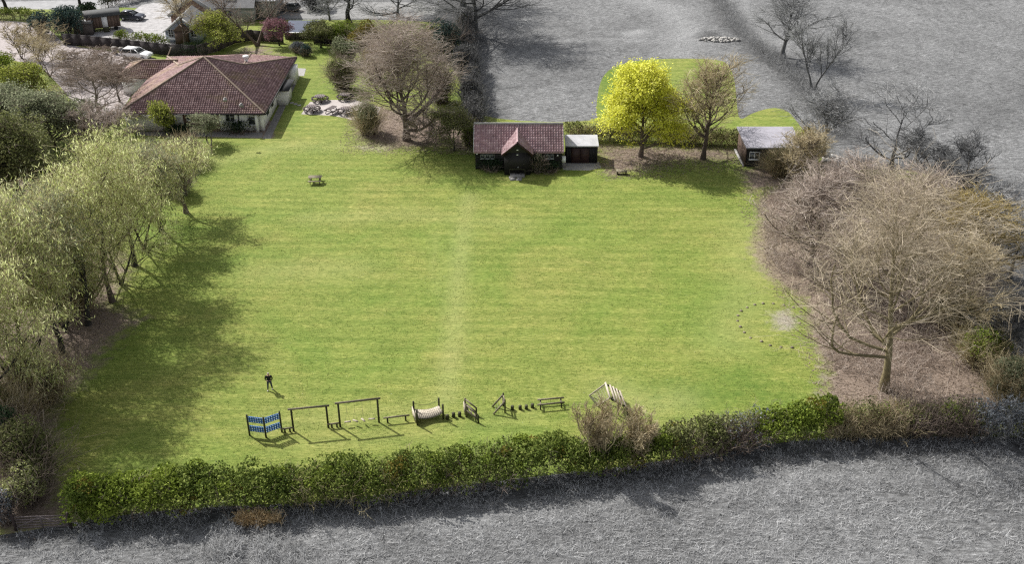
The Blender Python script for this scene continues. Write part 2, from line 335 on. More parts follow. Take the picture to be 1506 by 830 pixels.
# ------------------------------------------------------------------ the ground
gx, gy = np.meshgrid(np.arange(-150, 151, .9), np.arange(28, 268, .9)); P = np.c_[gx.ravel(), gy.ravel()]
ny, nx = gx.shape; idx = np.arange(ny*nx).reshape(ny, nx)
Fc = np.stack([idx[:-1,:-1], idx[:-1,1:], idx[1:,1:], idx[1:,:-1]], -1).reshape(-1, 4)
V = np.c_[P, np.zeros(len(P))]
o = solo('field', [(V, Fc, np.full(len(Fc), .5))], FIELD, kind='structure')
worn = np.zeros(len(P)); rank_or_shade = np.zeros(len(P))
for pl, w, k in (([(900,-20),(985,15),(1010,45),(1000,75)], 3.5, .35), ([(1075,-10),(1090,20),(1130,60)], 3, .3), ([(800,62),(880,57),(960,60),(1080,80)], .8, .25), ([(450,775),(700,765),(830,748),(1100,705),(1506,690)], .35, .35), ([(450,790),(700,778),(840,760),(1100,712),(1506,697)], .3, .3),
                 ([(925,50),(945,46)], 1.6, .5), ([(1235,250),(1222,240)], 1.6, .7)):
    worn = np.maximum(worn, k*np.exp(-(edist(P, G(pl), False)/w)**2))
HROW = G([(1040,-30),(1062,5),(1085,40),(1120,75),(1150,95),(1185,130),(1215,160),(1240,200)])
rank_or_shade = np.maximum(rank_or_shade, 1.0*np.exp(-(edist(P, HROW, False)/2.6)**2))
rank_or_shade = np.maximum(rank_or_shade, .9*softmask(P, G([(1330,262),(1380,235),(1440,270),(1456,300),(1500,480),(1530,560),(1700,600),(1700,430),(1560,300),(1480,380),(1470,300)]), 4))
rank_or_shade = np.maximum(rank_or_shade, .9*softmask(P, G([(640,-40),(720,-40),(715,20),(700,90),(705,170),(690,190),(660,120),(640,30)]), 2.5))
rank_or_shade = np.maximum(rank_or_shade, 1.*np.exp(-(edist(P, G([(0,790),(110,775),(260,762),(430,752),(600,738),(745,722),(850,708),(985,690),(1120,668),(1230,655),(1560,655)]), False)/1.3)**4))  # hedge's shadow band painted into the ground, along with coarse growth at its foot
rank_or_shade = np.maximum(rank_or_shade, 1.*softmask(P, G([(1022,54),(1035,44),(1058,46),(1066,54),(1040,58)]), 1.))  # dark hollow by the rubble, drawn as darker flat ground
for nm, a in (('worn', worn), ('rank_or_shade', rank_or_shade)):
    t = o.data.attributes.new(nm, 'FLOAT', 'POINT'); t.data.foreach_set('value', a.astype(np.float32))
def ring(x0, x1, y0, y1, B):
    V = np.array([(x0,y0,0),(x1,y0,0),(x1,y1,0),(x0,y1,0),(-B,-B,0),(B,-B,0),(B,B,0),(-B,B,0)], float)
    return (V, np.array([(4,5,1,0),(5,6,2,1),(6,7,3,2),(7,4,0,3)]), np.full(4, .5))
solo('far_field', [ring(P[:,0].min(), P[:,0].max(), P[:,1].min(), P[:,1].max(), 2500)], FIELD, kind='structure')

LP_PX = [(-260,8),(240,8),(246,28),(410,29),(640,29),(668,45),(686,95),(688,140),(697,175),(880,182),(876,158),(883,115),(902,97),(950,86),(1058,86),(1074,97),(1081,120),(1084,160),(1088,178),(1106,166),(1138,157),(1160,163),(1176,184),(1207,225),(1216,237),
         (1238,250),(1328,248),(1370,258),(1402,282),(1430,303),(1458,311),(1467,338),(1462,410),(1450,460),(1466,500),(1500,560),(1620,640),(1560,648),(1506,644),(1400,642),(1230,643),(1110,656),(1000,674),(900,690),(830,697),(720,710),(600,724),(500,735),(430,742),(340,745),(230,752),(110,768),(0,790),(-200,805)]
LP = smooth_poly(G(LP_PX), 2)
gx, gy = np.meshgrid(np.arange(LP[:,0].min(), LP[:,0].max(), .62), np.arange(LP[:,1].min(), LP[:,1].max(), .62)); Q = np.c_[gx.ravel(), gy.ravel()]+RG.normal(size=(gx.size, 2))*.03
Q = Q[inside(Q, LP)]; Q = Q[edist(Q, LP) > .25]
allp = np.concatenate([LP, Q]); n = len(LP)
cv, _, cf, *_ = delaunay_2d_cdt([Vector(p) for p in allp], [(i, (i+1) % n) for i in range(n)], [], 1, 1e-4)
cv = np.array([tuple(v) for v in cv]); cf = np.array([f for f in cf if len(f) == 3])
lawn = solo('lawn', [(np.c_[cv, np.full(len(cv), .006)], cf, np.full(len(cf), .5))], LAWN, kind='structure')
lit = np.zeros(len(cv)); bare = np.zeros(len(cv)); lush = np.zeros(len(cv))
def Z(a, px, soft, k=1.): return np.maximum(a, k*softmask(cv, G(px), soft))
lit = Z(lit, [(1120,292),(1150,275),(1240,252),(1480,290),(1500,560),(1470,610),(1205,598),(1222,560),(1202,500),(1186,440),(1130,405),(1108,375),(1120,320)], 2.2)
lit = Z(lit, [(1215,580),(1230,530),(1160,480),(1190,420),(1300,400),(1300,600)], 5, .45)
lit = Z(lit, [(-300,170),(60,220),(150,330),(180,400),(150,450),(200,470),(152,505),(125,545),(70,600),(62,690),(98,770),(-300,810)], 3)
lit = Z(lit, [(520,165),(560,155),(690,180),(696,226),(640,216),(570,222),(525,205)], 2.2, .72)
lit = Z(lit, [(882,212),(1010,214),(1088,220),(1090,236),(1010,238),(950,252),(895,262),(878,245)], 2.2, .66)
lit = Z(lit, [(1088,250),(1180,235),(1190,262),(1100,285)], 2, .8)
lit = Z(lit, [(345,70),(395,64),(420,80),(330,90)], 3, .6)
lit = Z(lit, [(225,178),(400,178),(402,203),(225,200)], .6)
bare = Z(bare, [(1131,462),(1160,458),(1175,470),(1168,486),(1140,484)], 1.3, .8)
bare = Z(bare, [(525,213),(580,215),(560,222),(530,220)], 1.5, .7)
bare = Z(bare, [(1210,575),(1225,540),(1212,520),(1200,560)], 2.5, .5)
lush = Z(lush, [(930,560),(1120,540),(1200,600),(1000,610),(930,600)], 5, .62)
lush = Z(lush, [(260,195),(305,200),(300,240),(250,235)], 1.5, .7); lush = Z(lush, [(880,182),(876,115),(900,97),(950,86),(940,120),(930,182)], 1.5, .6)
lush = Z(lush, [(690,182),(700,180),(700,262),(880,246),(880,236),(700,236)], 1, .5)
dry = np.zeros(len(cv))
for pl, w, k in (([(690,290),(675,380),(672,425),(668,500),(655,590)], 1.2, .6), ([(668,600),(560,610),(400,625)], 1.6, .3), ([(420,655),(600,640),(780,612)], 1.5, .25), ([(900,575),(960,600),(1000,590)], 2, .6), ([(300,240),(420,215),(560,215)], 2, .5), ([(1100,330),(1100,430),(1070,500)], 3, .45), ([(450,320),(600,315),(760,330)], 1.8, .35), ([(380,400),(520,395)], 2.5, .35), ([(640,340),(640,430)], .6, .25)):
    dry = np.maximum(dry, k*np.exp(-(edist(cv, G(pl), False)/w)**2))
for nm, a in (('litter', lit), ('bare', bare), ('lush', lush), ('dry', dry)):
    t = lawn.data.attributes.new(nm, 'FLOAT', 'POINT'); t.data.foreach_set('value', a.astype(np.float32))
def sheet(name, px, mat, z, it=1, world=None):
    poly = world if world is not None else smooth_poly(G(px), it) if it else G(px)
    return solo(name, prism(poly, -.05, z), mat, kind='structure')
sheet('gravel_car_park', [(-200,26),(20,29),(70,40),(97,66),(170,77),(240,86),(215,104),(178,165),(140,200),(100,140),(62,98),(0,84),(-200,84)], GRAV, .012)
sheet('courtyard', [(118,50),(160,44),(190,20),(214,3),(262,6),(252,40),(262,64),(245,80),(170,72),(122,68)], GRAVG, .012)
sheet('track', [(-260,3),(0,3),(190,-3),(195,8),(150,14),(0,13),(-260,14)], TRK, .012)
sheet('drive', [(405,22),(470,3),(640,3),(640,27),(400,27)], GRAV if False else solid('grey_drive', (.24,.24,.24), .9, .25, 1.5), .010)
sheet('patio', [(443,168),(450,158),(456,150),(480,147),(522,147),(560,158),(552,176),(520,177),(505,173),(487,170)], PATIO, .018, 0)
sheet('path', [(386,204),(398,204),(441,111),(434,109)], CONCD, .022, 0)
sheet('doorstep_paving', [(436,100),(450,101),(447,112),(434,111)], CONC, .026, 0)
sheet('front_path', [(200,199),(200,193),(386,195),(386,203)], CONCD, .018, 0)
sheet('concrete_apron', [(826,237),(881,237),(884,247),(866,251),(828,250)], CONC, .02, 0)
for x, y, w_ in ((423,149.6,'nearest the building path'), (429,151.4,'second from the building path'), (434.5,153.2,'third from the building path'), (440,155,'nearest the patio')):
    a = at(x, y); solo('stepping_slab', [box((a[0], a[1], .02), (.5,.55,.06), .1)], CONC, 'square concrete stepping slab in the shaded grass, '+w_, 'slab', group='slabs between path and patio')

# ------------------------------------------------------------------ grass blades
def blades(P, h0, h1, w, lean=.6, z=0.):
    n = len(P); h = h0+(h1-h0)*RG.random(n)**1.5; a = RG.random(n)*2*np.pi; s = np.c_[np.cos(a), np.sin(a), np.zeros(n)]*w[..., None]/2 if isinstance(w, np.ndarray) else np.c_[np.cos(a), np.sin(a), np.zeros(n)]*w/2
    b = np.c_[P, np.full(n, z)]; t = b+np.c_[RG.normal(size=(n,2))*lean*h[:,None], h]
    return (np.stack([b-s, b+s, t], 1).reshape(-1, 3), np.arange(n*3).reshape(n, 3), RG.random(n))
def scatter(n, x0, x1, y0, y1): return np.c_[x0+(x1-x0)*RG.random(n), y0+(y1-y0)*RG.random(n)]
def vn(P, s, seed=0):
    r = np.random.default_rng(seed); g = r.random((256, 256)); q = P/s+100; i = np.floor(q).astype(int); f = q-i; f = f*f*(3-2*f); i %= 256; j = (i+1) % 256
    return (g[i[:,0],i[:,1]]*(1-f[:,0])+g[j[:,0],i[:,1]]*f[:,0])*(1-f[:,1])+(g[i[:,0],j[:,1]]*(1-f[:,0])+g[j[:,0],j[:,1]]*f[:,0])*f[:,1]
GG = foliage('grey_grass_blade', [(.24,.242,.245), (.46,.463,.468), (.74,.745,.755)], .45, .45)
GL = foliage('lawn_blade', [(.08,.12,.022), (.20,.25,.058), (.44,.46,.20)], .3, .25)
q = scatter(330000, -48, 62, 47, 80); q = q[~inside(q, LP)]; nz = vn(q, .8, 1)*.6+vn(q, 3.5, 2)*.4; q = q[nz > .30]
solo('rough_grey_grass', [blades(q, .07, .26, .05, 1.2)], GG, 'tufted pale grey grass in the foreground', 'grass', kind='stuff')
cen = scatter(2600, -48, 62, 47, 78); cen = cen[~inside(cen, LP)]; q = np.repeat(cen, 16, 0)+RG.normal(size=(len(cen)*16, 2))*.13
solo('grass_tussocks', [blades(q, .12, .4, .05, 1.0)], GG, 'taller tussocks of grey grass in the foreground', 'grass', kind='stuff')
q = scatter(260000, -36, 33, 58, 125); q = q[inside(q, LP)]; q = q[(vn(q, .35, 5)*.5+vn(q, 1.6, 4)*.5) > .42]
mm = np.zeros(len(q))
for px in ([(1120,292),(1150,275),(1240,252),(1480,290),(1500,560),(1470,610),(1205,598),(1222,560),(1202,500),(1186,440),(1130,405),(1108,375),(1120,320)], [(200,204),(200,150),(560,140),(560,178),(440,178),(420,170),(400,204)], [(690,180),(885,180),(885,252),(690,252)], [(-300,170),(60,220),(150,330),(180,400),(150,450),(200,470),(152,505),(125,545),(70,600),(62,690),(98,770),(-300,810)]):
    mm = np.maximum(mm, softmask(q, G(px), 2))
q = q[mm < RG.random(len(q))*.8]
solo('short_lawn_grass', [blades(q, .02, .07, .07, .6)], GL, 'short green blades over the mown field', 'grass', kind='stuff')

# ------------------------------------------------------------------ trees
def spawn(Pp, Rp, n, t0, ang, angsd, length, up, K, wig, rr, t1=1., tpow=1.):
    """children of polylines: n each"""
    N_, K0, _ = Pp.shape; t = (t0+(t1-t0)*((np.arange(n)[None]+RG.random((N_, n)))/n)**tpow).ravel()
    pi = np.repeat(np.arange(N_), n); f = t*(K0-1); i = np.minimum(f.astype(int), K0-2); u = (f-i)[:,None]
    base = Pp[pi,i]*(1-u)+Pp[pi,i+1]*u; tan = Pp[pi,i+1]-Pp[pi,i]; tan /= np.linalg.norm(tan, axis=1, keepdims=True)+1e-9
    r = (Rp[pi,i]*(1-u[:,0])+Rp[pi,i+1]*u[:,0])*rr
    s = np.cross(tan, RG.normal(size=tan.shape)); s /= np.linalg.norm(s, axis=1, keepdims=True)+1e-9
    a = (ang+angsd*RG.normal(size=len(t))) if np.isscalar(ang) else ang(t)+angsd*RG.normal(size=len(t))
    d = tan*np.cos(a)[:,None]+s*np.sin(a)[:,None]
    Lr = (length(t) if callable(length) else length)*(.7+.6*RG.random(len(t)))
    P_ = np.zeros((len(t), K, 3)); P_[:,0] = base; st = Lr/(K-1)
    for k in range(1, K):
        d = d+RG.normal(size=d.shape)*wig; d[:,2] += up; d /= np.linalg.norm(d, axis=1, keepdims=True); P_[:,k] = P_[:,k-1]+d*st[:,None]
    return P_, r[:,None]*np.linspace(1, .35, K)[None], t
def gen_tree(seed, H, Wd, r0, n=(16,7,6,5,3), fork=.28, up=(.16,.1,.06,.03,.0), droop=0., shape='round', lean=(0,0), stems=1, twr=.72, wig=.12):
    global RG
    RG = np.random.default_rng(seed); K = 8; tk = []
    for s in range(stems):
        d = np.array((0,0,1.)); 
        if stems > 1: a = s/stems*6.28+RG.random(); d = np.array((math.cos(a)*.35, math.sin(a)*.35, 1.))
        p = np.array((0,0,-.1)); L_ = [p]
        for k in range(K-1): d = d+RG.normal(size=3)*.07+np.array((lean[0], lean[1], 0))*.1; d /= np.linalg.norm(d); p = p+d*H*.78/(K-1); L_.append(p)
        tk.append(L_)
    P0 = np.array(tk); R0 = r0*(1-np.linspace(0, 1, K)**.8*.85)[None].repeat(stems, 0)/max(1, stems**.5)
    R0[:,0] *= 1.35
    if shape == 'round': len1 = lambda t: H*(.50-.30*t); ang1 = lambda t: 1.15-.75*t
    elif shape == 'vase': len1 = lambda t: H*(.52-.25*t); ang1 = lambda t: .75-.45*t
    elif shape == 'column': len1 = lambda t: H*(.26-.1*t); ang1 = lambda t: .9-.4*t
    else: len1 = lambda t: H*(.55-.2*t); ang1 = lambda t: 1.3-.8*t
    P1, R1, _ = spawn(P0, R0, max(4, n[0]//stems), fork, ang1, .14, len1, up[0], 8, wig, .55)
    l1 = H*.2
    P2, R2, _ = spawn(P1, R1, n[1], .22, .72, .2, lambda t: l1*(1.15-.5*t), up[1], 6, wig*1.1, .6)
    P3, R3, _ = spawn(P2, R2, n[2], .18, .7, .22, lambda t: l1*.52*(1.1-.4*t), up[2]-droop*.3, 5, wig*1.1, .6)
    P4, R4, _ = spawn(P3, R3, n[3], .15, .65, .25, l1*(.34+droop*.55), up[3]-droop, 4, wig*1.1, .6)
    sets = [(P1, R1), (P2, R2), (P3, R3), (P4, R4)]
    if n[4]: P5, R5, _ = spawn(P4, R4, n[4], .2, .6, .25, l1*(.22+droop*.35), up[4]-droop, 3, wig, .7); sets.append((P5, R5))
    if lean == (0,0):       # keep the crown over its foot
        m = sets[2][0].reshape(-1, 3); sh_ = m[:,:2].mean(0)/m[:,2].mean()
        for a_ in [P0]+[q[0] for q in sets]: a_[...,:2] -= a_[...,2:3]*sh_*.85
    tips = sets[-1][0]
    allz = np.concatenate([s[0].reshape(-1, 3) for s in sets[2:]])
    zt = np.percentile(allz[:,2], 99.6); w = (np.percentile(np.abs(allz[:,0]-P0[0,:4,0].mean()), 98)+np.percentile(np.abs(allz[:,1]), 98))
    S = np.array((Wd/w, Wd/w, H/zt))
    mn = [.018*twr, .015*twr, .0115*twr, .009*twr, .008*twr]; trunk = [tube(P0*S, np.maximum(R0, .03), 9)]; limbs = []
    limbs.append(tube(P1*S, np.maximum(R1, .034*twr), 5)); limbs.append(tube(P2*S, np.maximum(R2, .022*twr), 3))
    tw = [tube(P3*S, np.maximum(R3, mn[1]), 1), tube(P4*S, np.maximum(R4, mn[2]), 1)]
    if n[4]: tw.append(tube(P5*S, np.maximum(R5, mn[3]), 1))
    return trunk, limbs, tw, tips*S
def plant_tree(name, label, cat, base, H, Wd, r0, bark, twig, leaf=None, nl=0, ls=.2, lsp=.25, lasp=1.3, group=None, seed=1, ldroop=.0, leaf_along=False, loc=None, **k):
    tr, li, tw, tips = gen_tree(seed, H, Wd, r0, **k)
    b = at(*base) if loc is None else np.array(loc, float); t = thing(name, label, cat, b, group)
    def pt(nm, ch, m): o = bpy.data.objects.new(nm, mesh(nm, ch, m)); C.objects.link(o); o.parent = t; return o
    pt('trunk', tr+li, bark)
    if leaf is None: pt('crown', tw, twig)
    else:
        pt('branches', tw[:-1] if len(tw) > 2 else tw, twig); pt('crown', [leaves(tips.reshape(-1, 3), nl, ls, lsp, lasp, ldroop)], leaf)
    return t
def hpx(bx, by, ty):
    Y = at(bx, by)[1]; return zat(Y, ty)
def wpx(by, w): return w/F*((CH)/(SP+(by-CY)/F*CP))*.98
def bare(label, bx, by, ty, w, r0, bark, twig, seed, cat='bare tree', name='bare_tree', group=None, hmax=None, **k):
    H = hpx(bx, by, ty); H = min(H, hmax) if hmax else H; n = k.pop('n'); k['n'] = (n[0], n[1], n[2], n[3], 1 if n[0] >= 22 or k.get('group') == GR else 0); k['twr'] = k.get('twr', 1.)*1.35
    return plant_tree(name, label, cat, (bx, by), H, wpx(by-40, w), r0, BARK[bark], TW[twig], seed=seed, group=group, **k)
GR = 'grey bare trees along the far field hedgerow'; GW = 'bare trees in the brown spinney on the right'
bare('large brown leafless tree with a dense round crown left of the black hut', 598, 206, 26, 134, .46, 'brown', 'pinkish', 11, n=(24,8,6,5,4), fork=.12, shape='round', up=(.34,.14,.05,.02,0), twr=.8)
bare('slim upright leafless tree just right of the yellow tree', 1034, 234, 84, 104, .33, 'brown', 'tan', 12, n=(21,7,5,5,4), fork=.2, shape='round', up=(.18,.16,.08,.03,0))
bare('small leaning bare tree in front of the flat roofed cabin', 1150, 276, 178, 86, .22, 'pale', 'tan', 13, n=(13,6,5,4,3), fork=.3, shape='vase', lean=(.08,0))
bare('dark stemmed bare tree at the left edge of the spinney', 1187, 392, 268, 130, .24, 'brown', 'pinkish', 14, n=(16,7,6,5,4), fork=.2, group=GW)
bare('thin bare tree with a leaning stem close behind the dark stemmed one', 1206, 362, 245, 100, .22, 'pale', 'pinkish', 15, n=(14,7,6,5,4), fork=.25, group=GW, lean=(.2,0))
bare('biggest spinney tree, olive mossy crown on a thick trunk by the hedge', 1300, 573, 258, 280, .38, 'olive', 'mossy', 316, n=(24,8,5,4,4), fork=.22, shape='round', up=(.26,.1,.04,0,-.02), group=GW, twr=.52, cat='bare tree')
bare('pinkish bare tree at the top of the spinney, nearest the pale pond edge', 1258, 345, 236, 150, .2, 'pale', 'pinkish', 17, n=(14,7,6,5,4), fork=.2, group=GW)
bare('pale twiggy tree at the back right of the spinney against the grey field', 1345, 370, 250, 150, .28, 'pale', 'pinkish', 18, n=(18,7,6,5,4), fork=.18, group=GW)
bare('ochre tinted bare tree on the far right edge of the spinney', 1410, 420, 282, 135, .26, 'olive', 'ochre', 19, n=(16,7,6,5,4), fork=.15, group=GW)
bare('tan bare tree low down in the right of the spinney', 1400, 500, 345, 130, .2, 'olive', 'tan', 20, n=(14,7,6,5,4), fork=.15, group=GW)
bare('grey bare tree between the spinney top and the right edge', 1446, 352, 262, 84, .16, 'grey', 'grey', 52, n=(14,7,5,4,3), fork=.15, group=GR)
bare('small grey bare tree beyond the scrub at the upper right of the spinney', 1420, 262, 190, 70, .14, 'grey', 'grey', 53, n=(13,6,5,4,3), fork=.1, group=GR)
bare('pinkish low branched tree on the field side of the biggest spinney tree', 1236, 440, 318, 118, .15, 'pale', 'pinkish', 48, n=(16,7,5,5,4), fork=.1, group=GW)
bare('pinkish bare tree close behind the biggest spinney tree', 1335, 465, 330, 130, .15, 'pale', 'pinkish', 49, n=(16,7,5,5,4), fork=.1, group=GW)
bare('grey bare tree with a thick dark stem, highest on the hedgerow', 1151, 84, -25, 105, .42, 'grey', 'grey', 21, n=(15,7,6,4,3), fork=.25, group=GR, shape='vase')
bare('tall narrow grey tree with twin stems on the hedgerow', 1196, 134, 22, 74, .26, 'grey', 'grey', 22, n=(14,7,5,4,3), fork=.25, group=GR, shape='vase', stems=2, up=(.3,.15,.06,.02,0))
bare('grey bare tree beside the pale pond edge behind the cabin', 1209, 230, 128, 96, .24, 'grey', 'grey', 23, n=(14,7,6,4,3), fork=.3, group=GR, shape='vase')
bare('wide grey bare tree with open curving limbs above the spinney', 1310, 250, 132, 120, .3, 'grey', 'grey', 24, n=(10,6,6,5,3), fork=.12, group=GR, shape='wide')
bare('low spreading grey bare tree right of the open limbed one', 1375, 275, 205, 120, .15, 'grey', 'darkgrey', 25, n=(14,7,6,5,3), fork=.05, group=GR, stems=4)
bare('grey bare tree cut by the right edge of the photo', 1486, 412, 310, 92, .24, 'grey', 'grey', 26, n=(12,7,6,5,3), fork=.2, group=GR)
bare('dark grey scrubby tree at the right edge just above the hedge', 1500, 545, 425, 120, .25, 'grey', 'darkgrey', 27, n=(16,7,6,5,3), fork=.1, group=GR, stems=3)
bare('tall dark grey tree at the top whose shadow spreads over the field', 700, 52, -95, 175, .45, 'grey', 'darkgrey', 28, n=(22,8,6,5,4), fork=.15, cat='bare tree')
bare('second tall dark grey tree further back at the top edge', 680, 8, -125, 150, .45, 'grey', 'darkgrey', 29, n=(20,8,6,5,3), fork=.15)
bare('bare tree with tangled limbs in front of the pale blue gable', 272, 72, -22, 82, .26, 'brown', 'tan', 30, n=(10,6,5,4,2), fork=.3, shape='wide', lean=(-.35,0))
bare('big two stemmed bare tree behind the tiled roof', 379, 67, -40, 120, .38, 'brown', 'brown', 31, n=(14,6,5,4,2), fork=.25, shape='vase', stems=2)
bare('ivy dark trunked tall tree behind the green shrubs', 513, 34, -50, 90, .5, 'dark', 'grey', 32, n=(12,6,5,4,2), fork=.3)
bare('pale grey birch like tree left of the ivy trunk', 485, 30, -45, 60, .16, 'grey', 'grey', 33, n=(14,7,5,4,3), fork=.1, shape='column')
bare('wide pale grey bare tree at the top right of the ivy trunk', 585, 24, -50, 130, .3, 'grey', 'grey', 34, n=(16,7,6,4,3), fork=.1, shape='wide')
bare('leaning dark trunk at the top left corner by the track', 12, 20, -60, 60, .4, 'dark', 'brown', 35, n=(10,5,4,3,2), fork=.5, lean=(-.6,0))
bare('dark ivy covered trunk above the evergreen clump', 122, 22, -60, 60, .42, 'dark', 'brown', 36, n=(10,5,4,3,2), fork=.45)
bare('thin young bare tree right of the wooden caravan by the track', 160, 17, -30, 30, .12, 'dark', 'brown', 37, n=(8,5,4,3,2), fork=.4)
bare('spreading forked bare tree in front of the left end of the tiled roof', 147, 178, 78, 118, .3, 'pale', 'brown', 38, n=(11,7,6,5,3), fork=.3, shape='wide')
bare('slim bare tree close against the tiled roof', 176, 150, 90, 62, .16, 'brown', 'brown', 39, n=(11,6,5,4,3), fork=.3, shape='vase')
GP = 'thin bare trees at the edge of the pink gravel'
bare('left one of the thin stemmed bare trees at the gravel edge', 32, 86, 36, 62, .13, 'brown', 'tan', 40, n=(10,5,4,4,2), fork=.05, shape='vase', stems=4, group=GP)
bare('middle bare tree at the gravel edge with fanning stems', 58, 90, 32, 50, .12, 'brown', 'tan', 41, n=(10,5,4,4,2), fork=.05, shape='vase', stems=4, group=GP)
bare('tallest of the gravel edge bare trees, nearest the green bush', 74, 112, 42, 78, .16, 'brown', 'tan', 42, n=(10,6,5,4,3), fork=.1, shape='vase', stems=3, group=GP)
bare('brown hawthorn thicket under the white van', 130, 112, 76, 105, .1, 'brown', 'brown', 43, n=(12,6,4,4,3), fork=.0, stems=6, name='bare_shrub', cat='bare shrub')
bare('low brown thicket right of the hawthorn one, against the roof end', 176, 118, 90, 76, .1, 'brown', 'brown', 44, n=(18,7,5,4,3), fork=.0, stems=6, name='bare_shrub', cat='bare shrub')
bare('pinkish brown bare shrub left of the building below the forked tree', 150, 218, 155, 95, .12, 'brown', 'pinkish', 45, n=(20,8,6,4,3), fork=.0, stems=6, name='bare_shrub', cat='bare shrub')
bare('pale pinkish bare shrub at the foot of the large brown tree', 628, 205, 165, 70, .1, 'pale', 'pinkish', 46, n=(16,7,5,4,3), fork=.0, stems=5, name='bare_shrub', cat='bare shrub')

# leafing trees
def leafy(label, bx, by, ty, w, r0, bark, leaf, nl, ls, seed, name='leafy_tree', cat='tree', twig='brown', group=None, hmin=0, **k):
    return plant_tree(name, label, cat, (bx, by), max(hmin, hpx(bx, by, ty)), wpx(by-40, w), r0, BARK[bark], TW[twig], LF[leaf], nl, ls, seed=seed, group=group, **k)
leafy('bright yellow flowering tree standing right of the grey roofed shed', 942, 230, 92, 94, .3, 'brown', 'yellow', 38000, .18, 50, name='yellow_tree', cat='yellow tree', n=(22,8,6,4,3), fork=.12, lsp=.2)
WG = 'willows along the left side of the field'
wk = dict(name='willow_tree', cat='willow', n=(14,7,6,5,3), fork=.25, droop=.22, ldroop=1.2, lasp=2.6, lsp=.14, twig='tan', group=WG, twr=.9)
for i, (lb, bx, by, H, w, nl) in enumerate([
    ('furthest willow, a small soft one beside the wire fence', 274, 313, 7.5, 7, 9000),
    ('second furthest willow, grey green with a dark base', 238, 341, 9, 7.5, 12000),
    ('willow whose pale crown rises just left of the second furthest', 198, 391, 12, 8.5, 15000),
    ('tallest willow with a feathery pale crown in the middle of the row', 165, 444, 15, 10, 20000),
    ('willow leaning over the field just left of the tallest', 130, 478, 13.5, 9.5, 18000),
    ('olive toned willow above the forked tree shadows', 92, 520, 14, 10, 19000),
    ('broad yellowish willow at the left edge of the photo', 45, 560, 14.5, 11, 20000),
    ('nearest willow, its thin crown hanging above the field gate', 22, 622, 14, 10, 17000),
    ('willow half out of view on the left, behind the broad yellowish one', -10, 520, 14, 11, 15000),
    ('pale willow on the left below the dark evergreen', 55, 465, 12, 9, 14000),
    ('low bushy willow filling the gap behind the second furthest', 212, 366, 8, 8.5, 13000),
    ('low feathery willow hanging beside the tallest one', 178, 418, 8.5, 8.5, 13000),
    ('drooping willow whose skirt hides the trunks in mid row', 132, 452, 9.5, 9.5, 15000),
    ('low olive willow just above the pinkish bare ground', 96, 486, 9, 9, 14000),
    ('skirted willow at the left edge in front of the broad yellowish one', 36, 600, 9.5, 10, 15000)]):
    low = i > 9
    plant_tree('willow_tree', lb, 'willow', (bx, by), H*1.12, w*1.0, .26, BARK['dark' if i % 3 else 'brown'], TW['olive'], LF['willow' if i not in (1, 5) else 'greygreen'], int(nl*.38), .066, seed=60+i, group=WG, n=(11,7,5,3,0), fork=.02 if low else .27, stems=3 if low else 1, droop=.2, ldroop=1.9, lasp=6, lsp=.2, twr=1.0, up=(.18,.1,.04,0,0))
leafy('small yellow green willow in front of the white wall', 243, 196, 150, 40, .1, 'brown', 'lime', 4200, .13, 75, n=(10,6,5,4,2), droop=.25, ldroop=1.5, lasp=2, lsp=.12, fork=.3)
leafy('small grey leaved tree at the corner of the wire fence', 306, 212, 168, 46, .12, 'dark', 'greygreen', 4200, .12, 76, n=(10,6,5,4,2), fork=.35, lsp=.12)
leafy('fresh green weeping tree right of the pale blue gable', 322, 74, 20, 62, .2, 'dark', 'lime', 9000, .17, 77, n=(14,7,5,4,2), fork=.3, droop=.15, ldroop=1, lsp=.15)
leafy('small pink blossom tree on the lawn behind the roof', 411, 67, 28, 36, .14, 'dark', 'pink', 5200, .13, 78, n=(12,6,5,4,2), fork=.3, name='blossom_tree', cat='blossom tree', lsp=.12)
leafy('rounded olive green tree right of the pink blossom tree', 472, 70, 32, 44, .16, 'dark', 'olive', 7000, .15, 79, n=(12,6,5,4,2), fork=.25, lsp=.14)
leafy('thin green tree just left of the black hut', 668, 222, 156, 58, .12, 'dark', 'olive', 6500, .13, 80, n=(12,7,5,4,2), fork=.25, lsp=.16)
leafy('grey green tree at the left of the car park entrance', 8, 205, 130, 110, .3, 'brown', 'greygreen', 16000, .18, 81, n=(18,8,6,4,2), fork=.1, lsp=.22)
leafy('grey green tree below the yellow green bush on the left', 78, 215, 132, 120, .3, 'brown', 'greygreen', 20000, .18, 82, n=(20,8,6,4,2), fork=.1, lsp=.22)
leafy('large dark olive tree on the left above the pale willow', 42, 318, 172, 135, .4, 'dark', 'olive', 26000, .19, 83, n=(22,8,6,4,2), fork=.08, lsp=.25)
leafy('shaded dark evergreen tree at the left edge', -12, 300, 185, 95, .4, 'dark', 'dark', 16000, .19, 84, n=(20,8,6,4,2), fork=.08, lsp=.25)

